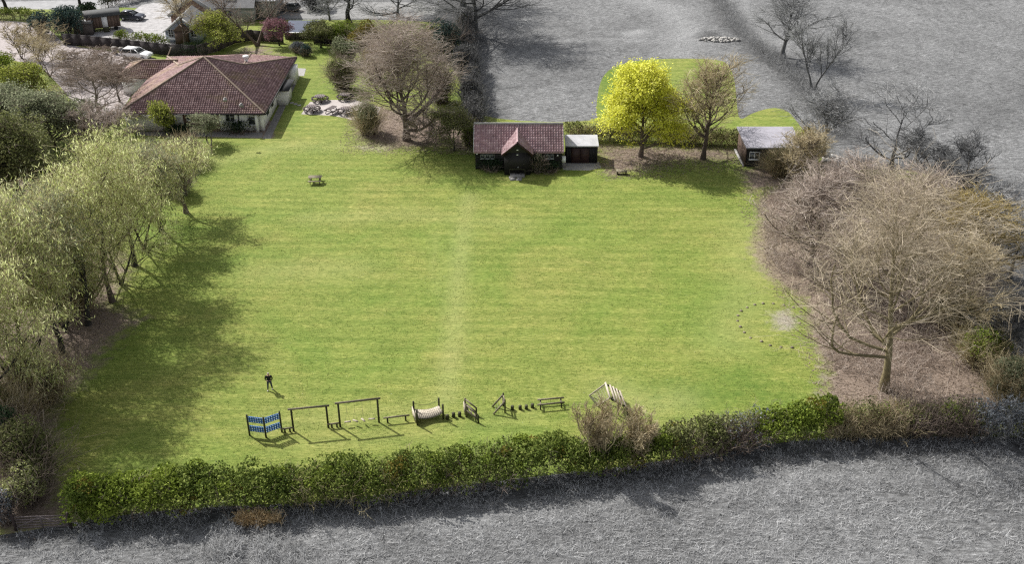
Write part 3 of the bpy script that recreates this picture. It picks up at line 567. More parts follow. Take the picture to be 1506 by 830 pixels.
# ------------------------------------------------------------------ shrubs and hedges
def blobs(W_, D_, H_, nb, rb, nleaf, ls, asp=1.5, path=None, ztop=.0, shell=.25, profile=None):
    """leaves on the shells of many small lumps filling a W x D x H volume (or following a path)"""
    if path is None:
        u = RG.normal(size=(nb,3)); u /= np.linalg.norm(u, axis=1, keepdims=True); r = RG.random(nb)**.4
        c = u*r[:,None]*np.array((W_/2-rb*.6, D_/2-rb*.6, H_/2-rb*.5)); c[:,2] += H_*.5
    else:
        s = np.r_[0, np.cumsum(np.linalg.norm(np.diff(path, axis=0), axis=1))]; t = RG.random(nb)*s[-1]
        x = np.interp(t, s, path[:,0]); y = np.interp(t, s, path[:,1]); i = np.clip(np.searchsorted(s, t)-1, 0, len(path)-2)
        d = path[i+1]-path[i]; d /= np.linalg.norm(d, axis=1, keepdims=True); off = (RG.random(nb)-.5)*(D_-rb); hh = H_ if profile is None else np.interp(t, s, profile)
        c = np.c_[x-d[:,1]*off, y+d[:,0]*off, rb*.5+(hh-rb)*RG.random(nb)**.6*(1-.35*(np.abs(off)/(D_/2))**2)]
    rr = rb*(.65+.6*RG.random(nb)); w = rr**2/np.sum(rr**2); k = RG.choice(nb, nleaf, p=w)
    v = RG.normal(size=(nleaf,3)); v /= np.linalg.norm(v, axis=1, keepdims=True); v[:,2] = np.where(v[:,2] < -.3, -v[:,2], v[:,2])
    p = c[k]+v*(rr[k]*(1-shell+shell*1.3*RG.random(nleaf)))[:,None]; p[:,2] = np.maximum(p[:,2], .03)
    return leaves(p, nleaf, ls, .0, asp), c
def twigset(n, foot, L_, up=.1, spread=.5, r=.014, K=4, z0=0.):
    a = RG.random(n)*6.28; d = np.c_[np.cos(a)*spread*RG.random(n), np.sin(a)*spread*RG.random(n), np.ones(n)]; P_ = np.zeros((n,K,3)); P_[:,0] = np.c_[foot, np.full(n, z0)]
    Ls = L_*(.55+.5*RG.random(n))/(K-1)
    for k in range(1, K): d = d+RG.normal(size=d.shape)*.22; d /= np.linalg.norm(d, axis=1, keepdims=True); P_[:,k] = P_[:,k-1]+d*Ls[:,None]
    return P_, np.full((n, K), r)*np.linspace(1, .4, K)
def shrub(label, bx, by, ty, w, leaf, nleaf, ls, seed, name='shrub', cat='shrub', twig='brown', dep=1., group=None, ntw=120, rbf=.2, H=None, Wd=None, asp=1.5):
    global RG
    RG = np.random.default_rng(seed); b = at(bx, by); H = H or hpx(bx, by, ty)*.96; Wd = Wd or wpx(by, w); t = thing(name, label, cat, b, group)
    lf, c = blobs(Wd, Wd*dep, H, 34, max(Wd, H)*rbf, nleaf, ls, asp)
    def pt(nm, ch, m): o = bpy.data.objects.new(nm, mesh(nm, ch, m)); C.objects.link(o); o.parent = t
    foot = RG.normal(size=(ntw,2))*Wd*.12; Pt, Rt = twigset(ntw, foot, H*.95, spread=.9*Wd/H, r=.022); P2, R2, _ = spawn(Pt, Rt, 6, .3, .6, .2, H*.3, .05, 3, .2, .6)
    pt('stems', [tube(Pt, Rt, 3), tube(P2, np.maximum(R2, .009), 1)], TW[twig]); pt('foliage', [lf], LF[leaf]); return t
SH = [('bright yellow green bush left of the forked bare tree', 38, 142, 92, 78, 'lime', 9000, .17, {}),
 ('grey green bush at the upper left behind the yellow green bush', -5, 105, 82, 60, 'bright', 4000, .17, {}),
 ('bluish evergreen bush, left of the evergreen clump by the track', 62, 52, 18, 36, 'bluish', 5000, .18, {}),
 ('largest dark evergreen bush, beside the wooden caravan', 103, 52, 12, 62, 'bluish', 9000, .18, {}),
 ('dark evergreen bush tucked under the ivy trunk by the caravan', 130, 26, 6, 34, 'dark', 3500, .18, {}),
 ('blue grey shrub between the pink blossom tree and the olive tree', 438, 77, 60, 22, 'silver', 2600, .11, {}),
 ('small dark shrub just right of the blue grey shrub', 450, 82, 66, 22, 'bluish', 2000, .12, {}),
 ('dark green shrubs in front of the pale blue gable', 286, 80, 66, 44, 'dark', 3200, .13, {}),
 ('white flowering shrub right of the weeping tree', 346, 52, 25, 32, 'greygreen', 3000, .13, {}),
 ('yellow green shrub under the ivy trunk at the lawn corner', 505, 66, 30, 44, 'bright', 7000, .15, {}),
 ('soft green shrub in front of the yellow green one at the lawn corner', 510, 92, 56, 44, 'greygreen', 6500, .14, {}),
 ('ochre shrub mass left of the large brown tree', 545, 82, 32, 60, 'ochre', 11000, .15, {}),
 ('second ochre shrub lower down beside the large brown tree', 552, 118, 66, 50, 'ochre', 8000, .15, {}),
 ('round green bush on the lawn edge above the picnic tables', 504, 131, 80, 46, 'olive', 8000, .13, dict(ntw=260)),
 ('grey green bush at the right end of the patio', 541, 196, 148, 46, 'greygreen', 6000, .12, dict(ntw=300, twig='tan')),
 ('ochre shrub right of the large brown tree at the back', 640, 82, 34, 50, 'ochre', 8000, .15, {}),
 ('dark blue green conifer shaped bush at the corner of the grey field', 660, 88, 26, 52, 'bluish', 9000, .17, dict(twig='brown')),
 ('tall olive bush behind the right side of the large brown tree', 648, 150, 92, 50, 'olive', 9000, .14, dict(ntw=240)),
 ('bright green low bush against the left gable of the hut', 690, 214, 176, 26, 'bright', 3000, .12, {}),
 ('dark grey bush at the boundary above the olive bush', 682, 118, 66, 30, 'grey', 5000, .15, dict(twig='darkgrey')),
 ('second dark grey bush at the boundary lower down', 690, 160, 112, 26, 'grey', 4500, .15, dict(twig='darkgrey')),
 ('dark shrub at the foot of the front wall left of the porch', 722, 250, 236, 48, 'dark', 2600, .10, dict(dep=.3)),
 ('pale topped climber shrub right of the hut porch', 790, 254, 224, 22, 'dark', 2600, .12, {}),
 ('dark shrub under the right hand hut windows', 808, 252, 238, 40, 'dark', 2400, .10, dict(dep=.3)),
 ('big dark twiggy ivy heap smothering the front of the cabin', 1149, 256, 214, 60, 'olive', 2200, .09, dict(ntw=700, twig='tan', dep=.5)),
 ('olive bush beside the right wall of the cabin', 1186, 240, 190, 40, 'ochre', 2600, .13, dict(ntw=400, twig='olive')),
 ('grey green bush under the left willows beside the pinkish bare ground', 62, 588, 520, 96, 'greygreen', 6000, .11, dict(ntw=600, twig='tan')),
 ('olive bush at the left edge under the nearest willow', 14, 640, 560, 84, 'olive', 6000, .12, dict(ntw=500, twig='tan')),
 ('straw tinted bush low at the left between the willow trunks', 110, 455, 392, 90, 'willow', 5000, .11, dict(ntw=600, twig='tan')),
 ('large green leafy shrub above the field gate', 48, 716, 622, 92, 'olive', 9000, .13, dict(ntw=260)),
 ('pale straw green shrub drooping over the gate', 42, 742, 680, 70, 'willow', 6000, .12, dict(ntw=200)),
 ('blue grey shrub in the bottom left corner', 8, 768, 722, 44, 'silver', 3200, .12, {}),
 ('dark shrub beneath the left willows', 20, 690, 600, 60, 'dark', 6000, .14, {}),
 ('dark bush standing in for ground shade under the large olive tree', 40, 352, 300, 90, 'dark', 7000, .15, {}),  # dark foliage stands in for the shade on the ground here
 ('grey green bush between the left willows and wire fence', 226, 262, 206, 70, 'greygreen', 9000, .12, dict(ntw=400, twig='tan')),
 ('silvery twiggy bush beside the wire fence', 272, 240, 196, 54, 'greygreen', 5000, .11, dict(ntw=500, twig='tan')),
 ('green bush hugging the wire fence lower end', 262, 285, 246, 48, 'olive', 6000, .12, dict(ntw=300)),
 ('dark green low bush against the white wall', 262, 200, 186, 40, 'dark', 2600, .11, {}),
 ('dark groundcover bush right of the small willow by the wall', 350, 194, 186, 60, 'dark', 2600, .10, dict(dep=.25)),
 ('dark grey shrub by the grey car', 462, 12, -12, 50, 'grey', 4500, .2, dict(twig='darkgrey')),
 ('grey scrub bush below the low spreading tree', 1395, 300, 252, 80, 'grey', 5000, .14, dict(ntw=500, twig='darkgrey')),
 ('grey bramble heap at the right edge', 1478, 480, 428, 70, 'grey', 6000, .13, dict(ntw=500, twig='darkgrey')),
 ('green bramble on the right edge of the spinney', 1440, 535, 480, 70, 'bright', 5200, .12, dict(ntw=500, twig='olive')),
 ('olive bramble patch in the spinney under the ochre tree', 1400, 480, 430, 90, 'olive', 4200, .12, dict(ntw=600, twig='tan')),
 ('pale grassy bramble at the right of the spinney foot', 1480, 590, 530, 66, 'greygreen', 6000, .12, dict(ntw=500, twig='tan'))]
for i, (lb, bx, by, ty, w, lf, nlf, ls, kw) in enumerate(SH): shrub(lb, bx, by, ty, w, lf, nlf, ls, 200+i, **kw)
# spinney brush: low pinkish twigs nobody could count
RG = np.random.default_rng(91)
zr = G([(1120,292),(1240,256),(1455,305),(1462,420),(1470,540),(1440,600),(1225,596),(1218,560),(1200,490),(1186,440),(1125,400)])
q = scatter(14000, zr[:,0].min(), zr[:,0].max(), zr[:,1].min(), zr[:,1].max()); q = q[inside(q, zr)]; q = q[(vn(q, 4, 9) > .35)]
P_, R_ = twigset(len(q), q, 1.7, spread=1.3, r=.018); P2, R2, _ = spawn(P_, R_, 3, .2, .8, .3, .65, .0, 3, .25, .8)
solo('spinney_undergrowth', [tube(P_, R_, 1), tube(P2, np.maximum(R2, .008), 1)], TW['pinkish'], 'low tangle of pinkish bare stems under the spinney', 'undergrowth', kind='stuff')
q = scatter(4000, -46, -26, 55, 118); zl = G([(-300,170),(60,250),(150,330),(175,400),(150,450),(140,510),(70,600),(90,770),(-300,810)]); q = q[inside(q, zl)]
P_, R_ = twigset(len(q), q, 1.2, spread=1.2, r=.012)
solo('woodland_undergrowth', [tube(P_, R_, 1), blobs(0,0,0,1,1,10,.1)[0]][:1], TW['brown'], 'low bare brush below the left willows', 'undergrowth', kind='stuff')
def litter(name, poly, n, label):
    q = scatter(n, poly[:,0].min(), poly[:,0].max(), poly[:,1].min(), poly[:,1].max()); q = q[softmask(q, poly, 3)*(.4+vn(q, 1.5, 7)) > RG.random(len(q))*.7]; P3 = np.c_[q, np.full(len(q), .03)]
    lf = leaves(P3, len(q), .11, .02, 1.3); V = lf[0].copy(); V[:,2] = .02+np.abs(V[:,2]-.03)*.5; m = len(q)//14
    a = RG.random(m)*6.28; c = P3[:m]; d = np.c_[np.cos(a), np.sin(a), np.zeros(m)]*(.2+.5*RG.random(m))[:,None]; tw = tube(np.stack([c-d, c+d*.2+(0,0,.03), c+d], 1), np.full((m, 3), .014), 1)
    solo(name, [(V, lf[1], lf[2])], LT, label, 'leaf litter', kind='stuff'); solo('fallen_twigs', [tw], TW['brown'], label.replace('dry leaves', 'fallen twigs'), 'twigs', kind='stuff')
LT = foliage('dry_leaf', [(.12,.085,.06), (.26,.20,.155), (.45,.37,.30)], .1, 1.2)
litter('leaf_litter', zr, 60000, 'brown dry leaves over the floor of the spinney'); litter('leaf_litter', zl, 60000, 'brown dry leaves under the left willows')
litter('leaf_litter', G([(515,165),(560,155),(690,180),(700,228),(640,222),(570,226),(520,214)]), 14000, 'brown dry leaves under the large brown tree'); litter('leaf_litter', G([(878,212),(1010,214),(1088,220),(1095,240),(1010,242),(950,256),(895,264),(874,246)]), 14000, 'brown dry leaves under the yellow tree')
# hedgerow scrub on the far ditch
q0 = np.concatenate([np.linspace(HROW[i], HROW[i+1], 400) for i in range(len(HROW)-1)]); q = q0+RG.normal(size=q0.shape)*1.1
q = q[RG.random(len(q)) < .9]; P_, R_ = twigset(len(q), q, 1.1, spread=1.0, r=.018); P2, R2, _ = spawn(P_, R_, 4, .2, .8, .3, .45, .0, 3, .25, .8)
solo('ditch_scrub', [tube(P_, R_, 1), tube(P2, np.maximum(R2, .01), 1)], TW['grey'], 'grey scrub along the far ditch', 'scrub', kind='stuff')

def hedge(label, px0, px1, H0, H1, dep, leaf, dens, ls, seed, twig='brown', ntw=0, name='hedge', cat='hedge', inset=0., tw_len=1.05, rb=.8, group=None, mid=None):
    global RG
    RG = np.random.default_rng(seed); pts = [px0]+(mid or [])+[px1]; pa = G(pts); L_ = np.sum(np.linalg.norm(np.diff(pa, axis=0), axis=1))
    # run along the middle line, lumps every metre
    s = np.r_[0, np.cumsum(np.linalg.norm(np.diff(pa, axis=0), axis=1))]; tt = np.linspace(0, s[-1], max(3, int(L_/1.5))); path = np.c_[np.interp(tt, s, pa[:,0]), np.interp(tt, s, pa[:,1])+inset]
    prof = np.interp(tt, [0, tt[-1]], [H0, H1])*(.78+.36*RG.random(len(tt)))
    b = np.array((path[0,0], path[0,1], 0)); t = thing(name, label, cat, b, group); nb = int(L_*dep*max(H0, H1)*1.5)
    lf, c = blobs(0, dep, max(H0, H1), nb, rb, int(L_*(dep+2*max(H0, H1))*dens), ls, 1.6, path=path, profile=prof)
    part('foliage', [lf], LF[leaf], t)
    m1 = {'hedge': 'bright', 'bright': 'hedge', 'olive': 'hedge', 'silver': 'olive', 'grey': 'ash', 'dark': 'olive'}[leaf]; m2 = 'grey' if leaf == 'grey' else 'ochre'
    for nm, mm_, fr in (('patches_of_other_leaves', m1, .22), ('withered_leaves', m2, .04)):
        l2, _ = blobs(0, dep*1.05, max(H0, H1), max(4, int(nb*fr*.5)), rb*.8, int(L_*(dep+2*max(H0, H1))*dens*fr), ls*.9, 1.6, path=path, profile=prof*1.03); part(nm, [l2], LF[m1 if mm_ == m1 else m2], t)
    n = int(L_*(12+ntw)); u = RG.random(n)*tt[-1]; f = np.c_[np.interp(u, tt, path[:,0]), np.interp(u, tt, path[:,1])]+RG.normal(size=(n,2))*dep*.2
    P_, R_ = twigset(n, f, max(H0, H1)*tw_len, spread=.7, r=.02); P2, R2, _ = spawn(P_, R_, 7, .25, .7, .2, .55, .03, 3, .2, .6)
    part('stems', [tube(P_, R_, 3), tube(P2, np.maximum(R2, .009), 1)], TW[twig], t); return t
HG = 'hedge along the bottom of the field'
hedge('dense fresh green hawthorn hedge at the left end beside the gate', (114,760), (258,748), 3.3, 3.1, 3.2, 'bright', 150, .15, 301, group=HG)
hedge('dark green leafy hedge stretch right of the gate end section', (255,748), (430,738), 3.0, 3.0, 3.2, 'hedge', 150, .14, 302, group=HG)
hedge('olive green hedge stretch below the swing frames', (425,738), (600,724), 3.0, 3.0, 3.2, 'hedge', 145, .13, 303, ntw=20, group=HG, twig='olive')
hedge('lighter green hedge stretch below the rope bridge', (595,724), (745,706), 3.0, 3.0, 3.2, 'hedge', 140, .13, 304, ntw=10, group=HG)
hedge('dark glossy hedge stretch below the two rail bench', (740,706), (850,692), 3.0, 3.0, 3.0, 'hedge', 140, .14, 305, group=HG)
hedge('green leafed hedge base in front of the straw coloured shrubs', (845,696), (985,676), 2.6, 2.8, 2.8, 'hedge', 135, .14, 306, group=HG)
hedge('mid green hedge stretch right of the straw coloured shrubs', (980,676), (1070,662), 3.0, 3.0, 2.6, 'olive', 120, .14, 307, group=HG, ntw=20)
hedge('brown twiggy hedge stretch left of the bright bush', (1040,664), (1120,650), 2.7, 2.7, 2.2, 'silver', 38, .11, 308, twig='brown', ntw=80, group=HG)
hedge('bright rounded privet section of the hedge', (1110,650), (1225,636), 3.1, 3.1, 2.6, 'bright', 125, .15, 309, group=HG)
hedge('tan bare twiggy hedge stretch right of the privet section', (1220,640), (1330,637), 2.7, 2.6, 2.3, 'olive', 26, .12, 310, twig='tan', ntw=120, group=HG)
hedge('brown mixed hedge stretch near the right corner', (1325,637), (1440,637), 2.7, 2.8, 2.3, 'olive', 40, .12, 311, twig='brown', ntw=110, group=HG)
hedge('silvery grey leaved hedge end at the right edge', (1435,640), (1560,640), 3.2, 3.2, 2.4, 'silver', 70, .13, 312, twig='grey', ntw=50, group=HG)
SG = 'straw coloured bare shrubs in the bottom hedge'
for i, (lb, x, y, ty, w, s) in enumerate((('left straw coloured shrub rising in front of the log climber', 878, 688, 594, 66, 320), ('right straw coloured shrub, lower and wider', 934, 682, 612, 66, 321))):
    bare(lb, x, y, ty, w, .07, 'straw', 'tan', s, twr=.8, n=(20,6,4,3,2), fork=.0, stems=12, shape='vase', name='bare_shrub', cat='bare shrub', group=SG, up=(.3,.14,.08,.04,0))
hedge('low brownish hedge between the shed and the cabin, behind the yellow tree', (832,206), (960,208), 2.0, 2.1, 1.6, 'olive', 70, .13, 330, twig='olive', ntw=30, mid=[(900,207)])
hedge('low brownish hedge behind the slim bare tree', (965,209), (1084,214), 2.1, 2.1, 1.6, 'olive', 65, .13, 331, twig='olive', ntw=40)
hedge('clipped green hedge on top of the dark fence by the courtyard', (168,62), (245,70), 1.9, 1.9, 1.3, 'bright', 60, .14, 332)
hedge('long low green hedge beside the track at the top left', (-40,26), (58,30), 1.8, 1.8, 1.8, 'bright', 55, .15, 333)
hedge('dark grey boundary hedge running up the side of the grey field', (700,196), (684,40), 3.2, 3.6, 2.0, 'grey', 60, .16, 334, twig='darkgrey', ntw=30)
hedge('dark hedge beside the grey drive at the top', (150,12), (215,-4), 2.0, 2.0, 1.5, 'dark', 50, .17, 335)
# dry reeds and bramble at the foot of the hedge
RG = np.random.default_rng(95)
for lb, x0, x1, y0, y1, n, h, m, nm, ct in (('patch of orange dry reeds under the hedge', 344, 418, 764, 774, 620, .95, REED, 'dry_reed', 'reeds'), ('pale grey bramble heap below the orange reeds', 310, 450, 785, 860, 1500, .8, GG, 'grey_bramble', 'bramble')):
    cl_ = RG.random((9, 2)); q = np.array([at(x0+(x1-x0)*a, y0+(y1-y0)*b)[:2] for a, b in cl_[RG.integers(0, 9, n)]+RG.normal(size=(n, 2))*(.07, .16)]); P_, R_ = twigset(n, q, h, spread=1., r=.02); P2, R2, _ = spawn(P_, R_, 3, .2, .8, .3, .4, .0, 3, .3, .8)
    solo(nm, [tube(P_, R_, 1), tube(P2, np.maximum(R2, .009), 1)], m, lb, ct, kind='stuff')

# ------------------------------------------------------------------ roofs
RG = np.random.default_rng(5)
def tiled(poly, pitch=.30, row=.34, amp=.045, lift=.03, sub=4, udir=None):
    """a pantiled slope: wavy columns, stepped rows, one random value per tile"""
    P_ = np.array(poly, float); n = np.cross(P_[1]-P_[0], P_[2]-P_[0]); n /= np.linalg.norm(n); n = n if n[2] > 0 else -n
    u = np.cross((0,0,1.), n); u /= np.linalg.norm(u); v = np.cross(n, u); o = P_[0]; Q2 = np.c_[(P_-o)@u, (P_-o)@v]
    u0, v0 = Q2.min(0); u1, v1 = Q2.max(0); nc = int((u1-u0)/pitch)+1; nr = int((v1-v0)/row)+1
    us = u0+np.arange(nc*sub+1)*pitch/sub; wv = amp*np.cos(np.arange(nc*sub+1)/sub*2*np.pi); Vs, Fs, Rs = [], [], []
    tint = RG.random((nr, nc)); k = 0
    for r in range(nr):
        va, vb = v0+r*row-.02, v0+(r+1)*row
        A = o+us[:,None]*u+va*v+(wv+lift+.01)[:,None]*n; B_ = o+us[:,None]*u+vb*v+(wv+.005)[:,None]*n; A0 = A-n*(lift+.02)
        Vs += [A0, A, B_]; m = len(us); i = np.arange(m-1); cu = (us[:-1]+us[1:])/2
        ok = inside(np.c_[cu, np.full(m-1, (va+vb)/2)], Q2)
        for a_, b_ in ((k, k+m), (k+m, k+2*m)):
            f = np.stack([a_+i, a_+i+1, b_+i+1, b_+i], 1)[ok]; Fs.append(f); Rs.append(tint[r, np.minimum(i//sub, nc-1)][ok]*(.6 if a_ == k else 1))
        k += 3*m
    return (np.concatenate(Vs), np.concatenate(Fs), np.concatenate(Rs))
def under(poly, d=.05): return slab(np.array(poly, float)-np.array((0,0,d)), .08)
def slope(parent, poly, mat=ROOF, **k): return part('roof_slope', [tiled(poly, **k)]+[under(poly)], mat, parent)
def ridge(parent, p, q, r=.13, mat=None): 
    return part('ridge', [tube(np.array([p, q])[None]+np.array((0,0,.05)), np.full((1,2), r), 8)], mat or RIDGE, parent)
def win(parent, x0, x1, z0, z1, Y, nmul=1, frame=PALE, bars=0, name='window'):
    """a window on a wall facing the camera (-Y)"""
    w, h = x1-x0, z1-z0; f = part(name, [box(((x0+x1)/2, Y-.03, z), (w, .09, .07)) for z in (z0, z1)]+[box((x, Y-.03, (z0+z1)/2), (.06, .085, h)) for x in np.linspace(x0, x1, nmul+1)]+[box(((x0+x1)/2, Y-.03, z0+h*(b+1)/(bars+1)), (w, .07, .04)) for b in range(bars)]+[box(((x0+x1)/2, Y-.07, z0-.06), (w+.12, .18, .05))], frame, parent)
    part('pane', [box(((x0+x1)/2, Y-.012, (z0+z1)/2), (w-.02, .03, h-.02))], GLASS, f); return f

# main building -----------------------------------------------------
EH = 2.6
A = np.array((-40.9,136.8,7.0)); D = np.array((-31.5,127.6,EH)); Dl = np.array((-50.2,127.6,EH)); B_ = np.array((-36.5,139.8,4.95)); C_ = np.array((-31.4,150.3,EH)); Wp = np.array((-45.4,139.9,4.85)); Cw = np.array((-50.3,150.6,EH))
E1 = np.array((-43.4,151.0,EH)); E2 = np.array((-38.2,150.9,EH+.25))
mb = thing('tiled_building', 'long low white building with a big brown tiled hipped roof', 'building', (-41,139,0))
for pl in ([D, A, Dl], [D, C_, B_, A], [Dl, A, Wp, Cw], [Cw, Wp, E1], [Wp, A, E1], [E1, A, E2], [A, B_, E2], [E2, B_, C_]): slope(mb, pl)
w0 = [np.array((-50.1,141.2,EH)), np.array((-54.8,141.2,EH)), np.array((-54.8,147.4,EH)), np.array((-50.1,147.4,EH))]; rA, rB = np.array((-51.7,144.3,4.1)), np.array((-46.8,144.3,4.1))
vL = np.array((-50.1,141.2,EH+.02)); vR = np.array((-50.1,147.4,EH+.02))
for pl in ([w0[1], vL, rB, rA], [w0[2], w0[1], rA], [vR, w0[2], rA, rB]): slope(mb, pl)
for p, q in ((A, D), (A, Dl), (A, B_), (B_, C_), (A, Wp), (Wp, Cw), (rA, rB), (rA, w0[1]), (rA, w0[2]), (B_, E2)): ridge(mb, p, q)
part('wall', [box((-40.85, 139.4, 1.24), (17.6, 22.0, 2.48)), box((-51.8, 144.3, 1.24), (5.0, 5.2, 2.48))], WHITE, mb)
FY = 128.4
bx0, bx1 = xat(270, FY, 1.2), xat(323, FY, 1.2)
part('brick_panel', [box(((bx0+bx1)/2, FY-.02, 1.22), (bx1-bx0, .06, 2.44))], BRICK, mb)
for a, b, y0, y1, n_ in ((274.5,280,168,176,1), (299,318,166,176,3), (332,345,168,178,2), (365,378,171,183,1)): win(mb, xat(a, FY, 1.8), xat(b, FY, 1.8), max(.75, zat(FY, y1)), min(2.3, zat(FY, y0)), FY-.05, n_)
win(mb, xat(236, FY, 1.8), xat(256, FY, 1.8), 1., 2.2, FY, 3)
part('gutter', [beam((-50.2,127.5,EH-.08), (-31.4,127.5,EH-.08), .12, .12), beam((-31.35,127.5,EH-.085), (-31.35,150.3,EH-.085), .12, .12)], BLK, mb)
part('downpipe', [beam((xat(354,FY),128.27,.05), (xat(354,FY),128.27,2.3), .08, .08), beam((xat(354,FY),128.27,2.3), (xat(352,FY),127.6,2.5), .08, .08)], BLK, mb)
part('corner_pillar', [box((xat(379.5,127.9), 127.9, 1.2), (.35,.35,2.4))], WHITE, mb)
part('corner_pillar', [box((-32.15,128.5,1.22), (.5,.5,2.44))], WHITE, mb)
part('lean_to', [box((-31.3,139.2,1.05), (1.4,3.2,2.1))], WHITE, mb, 'white boxed porch on the right hand wall')
part('canopy', [box((-31.15,139.4,2.2), (1.9,4.6,.12))], BLK, mb)
part('lean_to', [box((-31.5,147.2,1.1), (1.0,2.6,2.2))], WHITE, mb)
for y in (131.5, 134.5, 142.8, 145.2):
    f = part('window', [box((-32.02, y, 1.5), (.08,1.5,1.1))], PALE, mb); part('pane', [box((-31.98, y, 1.5), (.05,1.3,.9))], GLASS, f)
def onroof(x, y, hg): 
    return at(x, y, hg)
p = np.array((-34.9,141.9,4.95)); p = at(362, 88, 4.6)
v_ = part('roof_vent', [cyl(p-(0,0,.8), p+(0,0,.35), .22, 10), cyl(p+(0,0,.3), p+(.0,0,.62), .42, 12)], PALE, mb)
part('lead_flashing', [beam(p-(.7,0,.35), p-(.2,0,.3), .5, .1)], PALE, mb)
for x, y in ((331,147), (354.5,155), (356,157)):
    hg = 3.2
    for _ in range(6): q_ = at(x, y, hg); hg = EH+.475*(q_[1]-127.6)+.15
    part('vent_tile', [box(q_, (.42,.3,.3)), box(q_+np.array((0,.1,.2)), (.25,.2,.16))], CONC, mb)
p = at(250, 78, 3.2); part('roof_pole', [beam(p-(.6,0,.8), p+(.3,0,.9), .12, .12)], WOODL, mb)

# black timber hut -----------------------------------------------------
HY = at(760, 249)[1]; he = zat(HY-.35, 224); x0, x1 = xat(697, HY, he), xat(828.5, HY, he); hut = thing('timber_hut', 'black boarded hut with a pinkish red pantile roof and gabled porch', 'hut', ((x0+x1)/2, HY+2, 0))
dr = 2.9; hr = 0
for dr in np.arange(1.5, 6, .05):
    hr = zat(HY-.35+dr, 182)
    if (hr-he)/dr < .70: break
YE, YR = HY-.35, HY-.35+dr; YB = YR+dr
print('hut', he, hr, dr, x0, x1)
fr = [(x0,YE,he), (x1,YE,he), (x1,YR,hr), (x0,YR,hr)]
slope(hut, fr, PANT, pitch=.31, row=.36, amp=.085, lift=.012); slope(hut, [(x1,YB,he), (x0,YB,he), (x0,YR,hr), (x1,YR,hr)], PANT, pitch=.295, row=.36, amp=.06)
ridge(hut, (x0-.05,YR,hr), (x1+.05,YR,hr), .14, CONC)
part('wall', [box(((x0+x1)/2, (HY+YB-.35)/2, he/2), (x1-x0-.3, YB-.35-HY, he))], TIMB, hut)
for xx in (x0+.3, x1-.3): part('gable_wall', [(np.array([(xx-.06,HY,he-.1),(xx-.06,YB-.35,he-.1),(xx-.06,YR,hr-.12),(xx+.06,HY,he-.1),(xx+.06,YB-.35,he-.1),(xx+.06,YR,hr-.12)]), np.array([(0,1,2),(5,4,3)]), np.full(2,.5)), (np.array([(xx-.06,HY,he-.1),(xx-.06,YR,hr-.12),(xx+.06,YR,hr-.12),(xx+.06,HY,he-.1),(xx-.06,YB-.35,he-.1),(xx+.06,YB-.35,he-.1)]), np.array([(0,1,2,3),(1,4,5,2)]), np.full(2,.5))], TIMB, hut)
z = .25
while z < he-.1: part('board', [box(((x0+x1)/2, HY-.015, z), (x1-x0-.28, .05, .19))], TIMB, hut); z += .22
part('verge_board', [beam((x0-.03,YE,he-.04), (x0-.03,YR,hr-.04), .05, .2)], PALE, hut); part('verge_board', [beam((x1+.03,YE,he-.04), (x1+.03,YR,hr-.04), .05, .2)], PALE, hut)
for a, b in ((707,713), (714.2,720), (721,727), (801,807), (808.5,814)): win(hut, xat(a, HY, 1.7), xat(b, HY, 1.7), zat(HY, 232.5), zat(HY, 227), HY-.05, 1, solid('window_frame_grey', (.3,.32,.3), .6) if 'window_frame_grey' not in MATS else MATS['window_frame_grey'])
for x, y in ((701.5,226), (820,228.5)): p = (xat(x, HY-.1, 2.1), HY-.1, zat(HY-.1, y)); part('wall_lamp', [box(p, (.2,.15,.13))], PALE, hut)
PY = at(760, 257)[1]; pe = zat(PY-.3, 227); pa = zat(PY-.3, 210); px0, px1, pxm = xat(738.5, PY, pe), xat(784, PY, pe), xat(761, PY, pa); px0, px1 = pxm-(px1-px0)/2, pxm+(px1-px0)/2
sl_ = (hr-he)/dr
def meet(z): return YE+(z-he)/sl_
part('porch_wall', [box((pxm, (PY+HY)/2, pe/2), (px1-px0-.5, HY-PY+.2, pe)), (np.array([(px0+.25,PY,pe),(px1-.25,PY,pe),(pxm,PY,pa-.1)]), np.array([(0,1,2)]), np.array([.5]))], TIMB, hut)
part('porch_roof', [tiled([(px0,PY-.3,pe-.1), (px0,meet(pe)+.1,pe-.1), (pxm,meet(pa)+.1,pa), (pxm,PY-.3,pa)], amp=.06)]+[under([(px0,PY-.3,pe-.1), (px0,meet(pe)+.1,pe-.1), (pxm,meet(pa)+.1,pa), (pxm,PY-.3,pa)])], PANT, hut)
part('porch_roof', [tiled([(px1,PY-.3,pe-.1), (px1,meet(pe)+.1,pe-.1), (pxm,meet(pa)+.1,pa), (pxm,PY-.3,pa)], amp=.06)]+[under([(px1,PY-.3,pe-.1), (px1,meet(pe)+.1,pe-.1), (pxm,meet(pa)+.1,pa), (pxm,PY-.3,pa)])], PANT, hut)
ridge(hut, (pxm,PY-.32,pa+.02), (pxm,meet(pa)+.15,pa+.02), .1, PANT)
for s in (px0, px1): part('barge_board', [beam((s,PY-.32,pe-.15), (pxm,PY-.32,pa-.05), .06, .2)], DOORB, hut)
dr_ = part('door', [box((pxm+d, PY-.04, 1.02), (.78,.06,2.0)) for d in (-.4, .4)], DOORB, hut); part('handle', [box((pxm+.08, PY-.1, 1.0), (.05,.08,.16))], PALE, dr_)
part('step', [box((pxm, PY-.5, .12), (1.7,.8,.24))], CONCD, hut)
for zz, s in ((pa-1.0, .22), (pa-1.6, .2)): part('porch_lamp', [box((pxm, PY-.06, zz), (s,.1,.12))], PALE, hut)
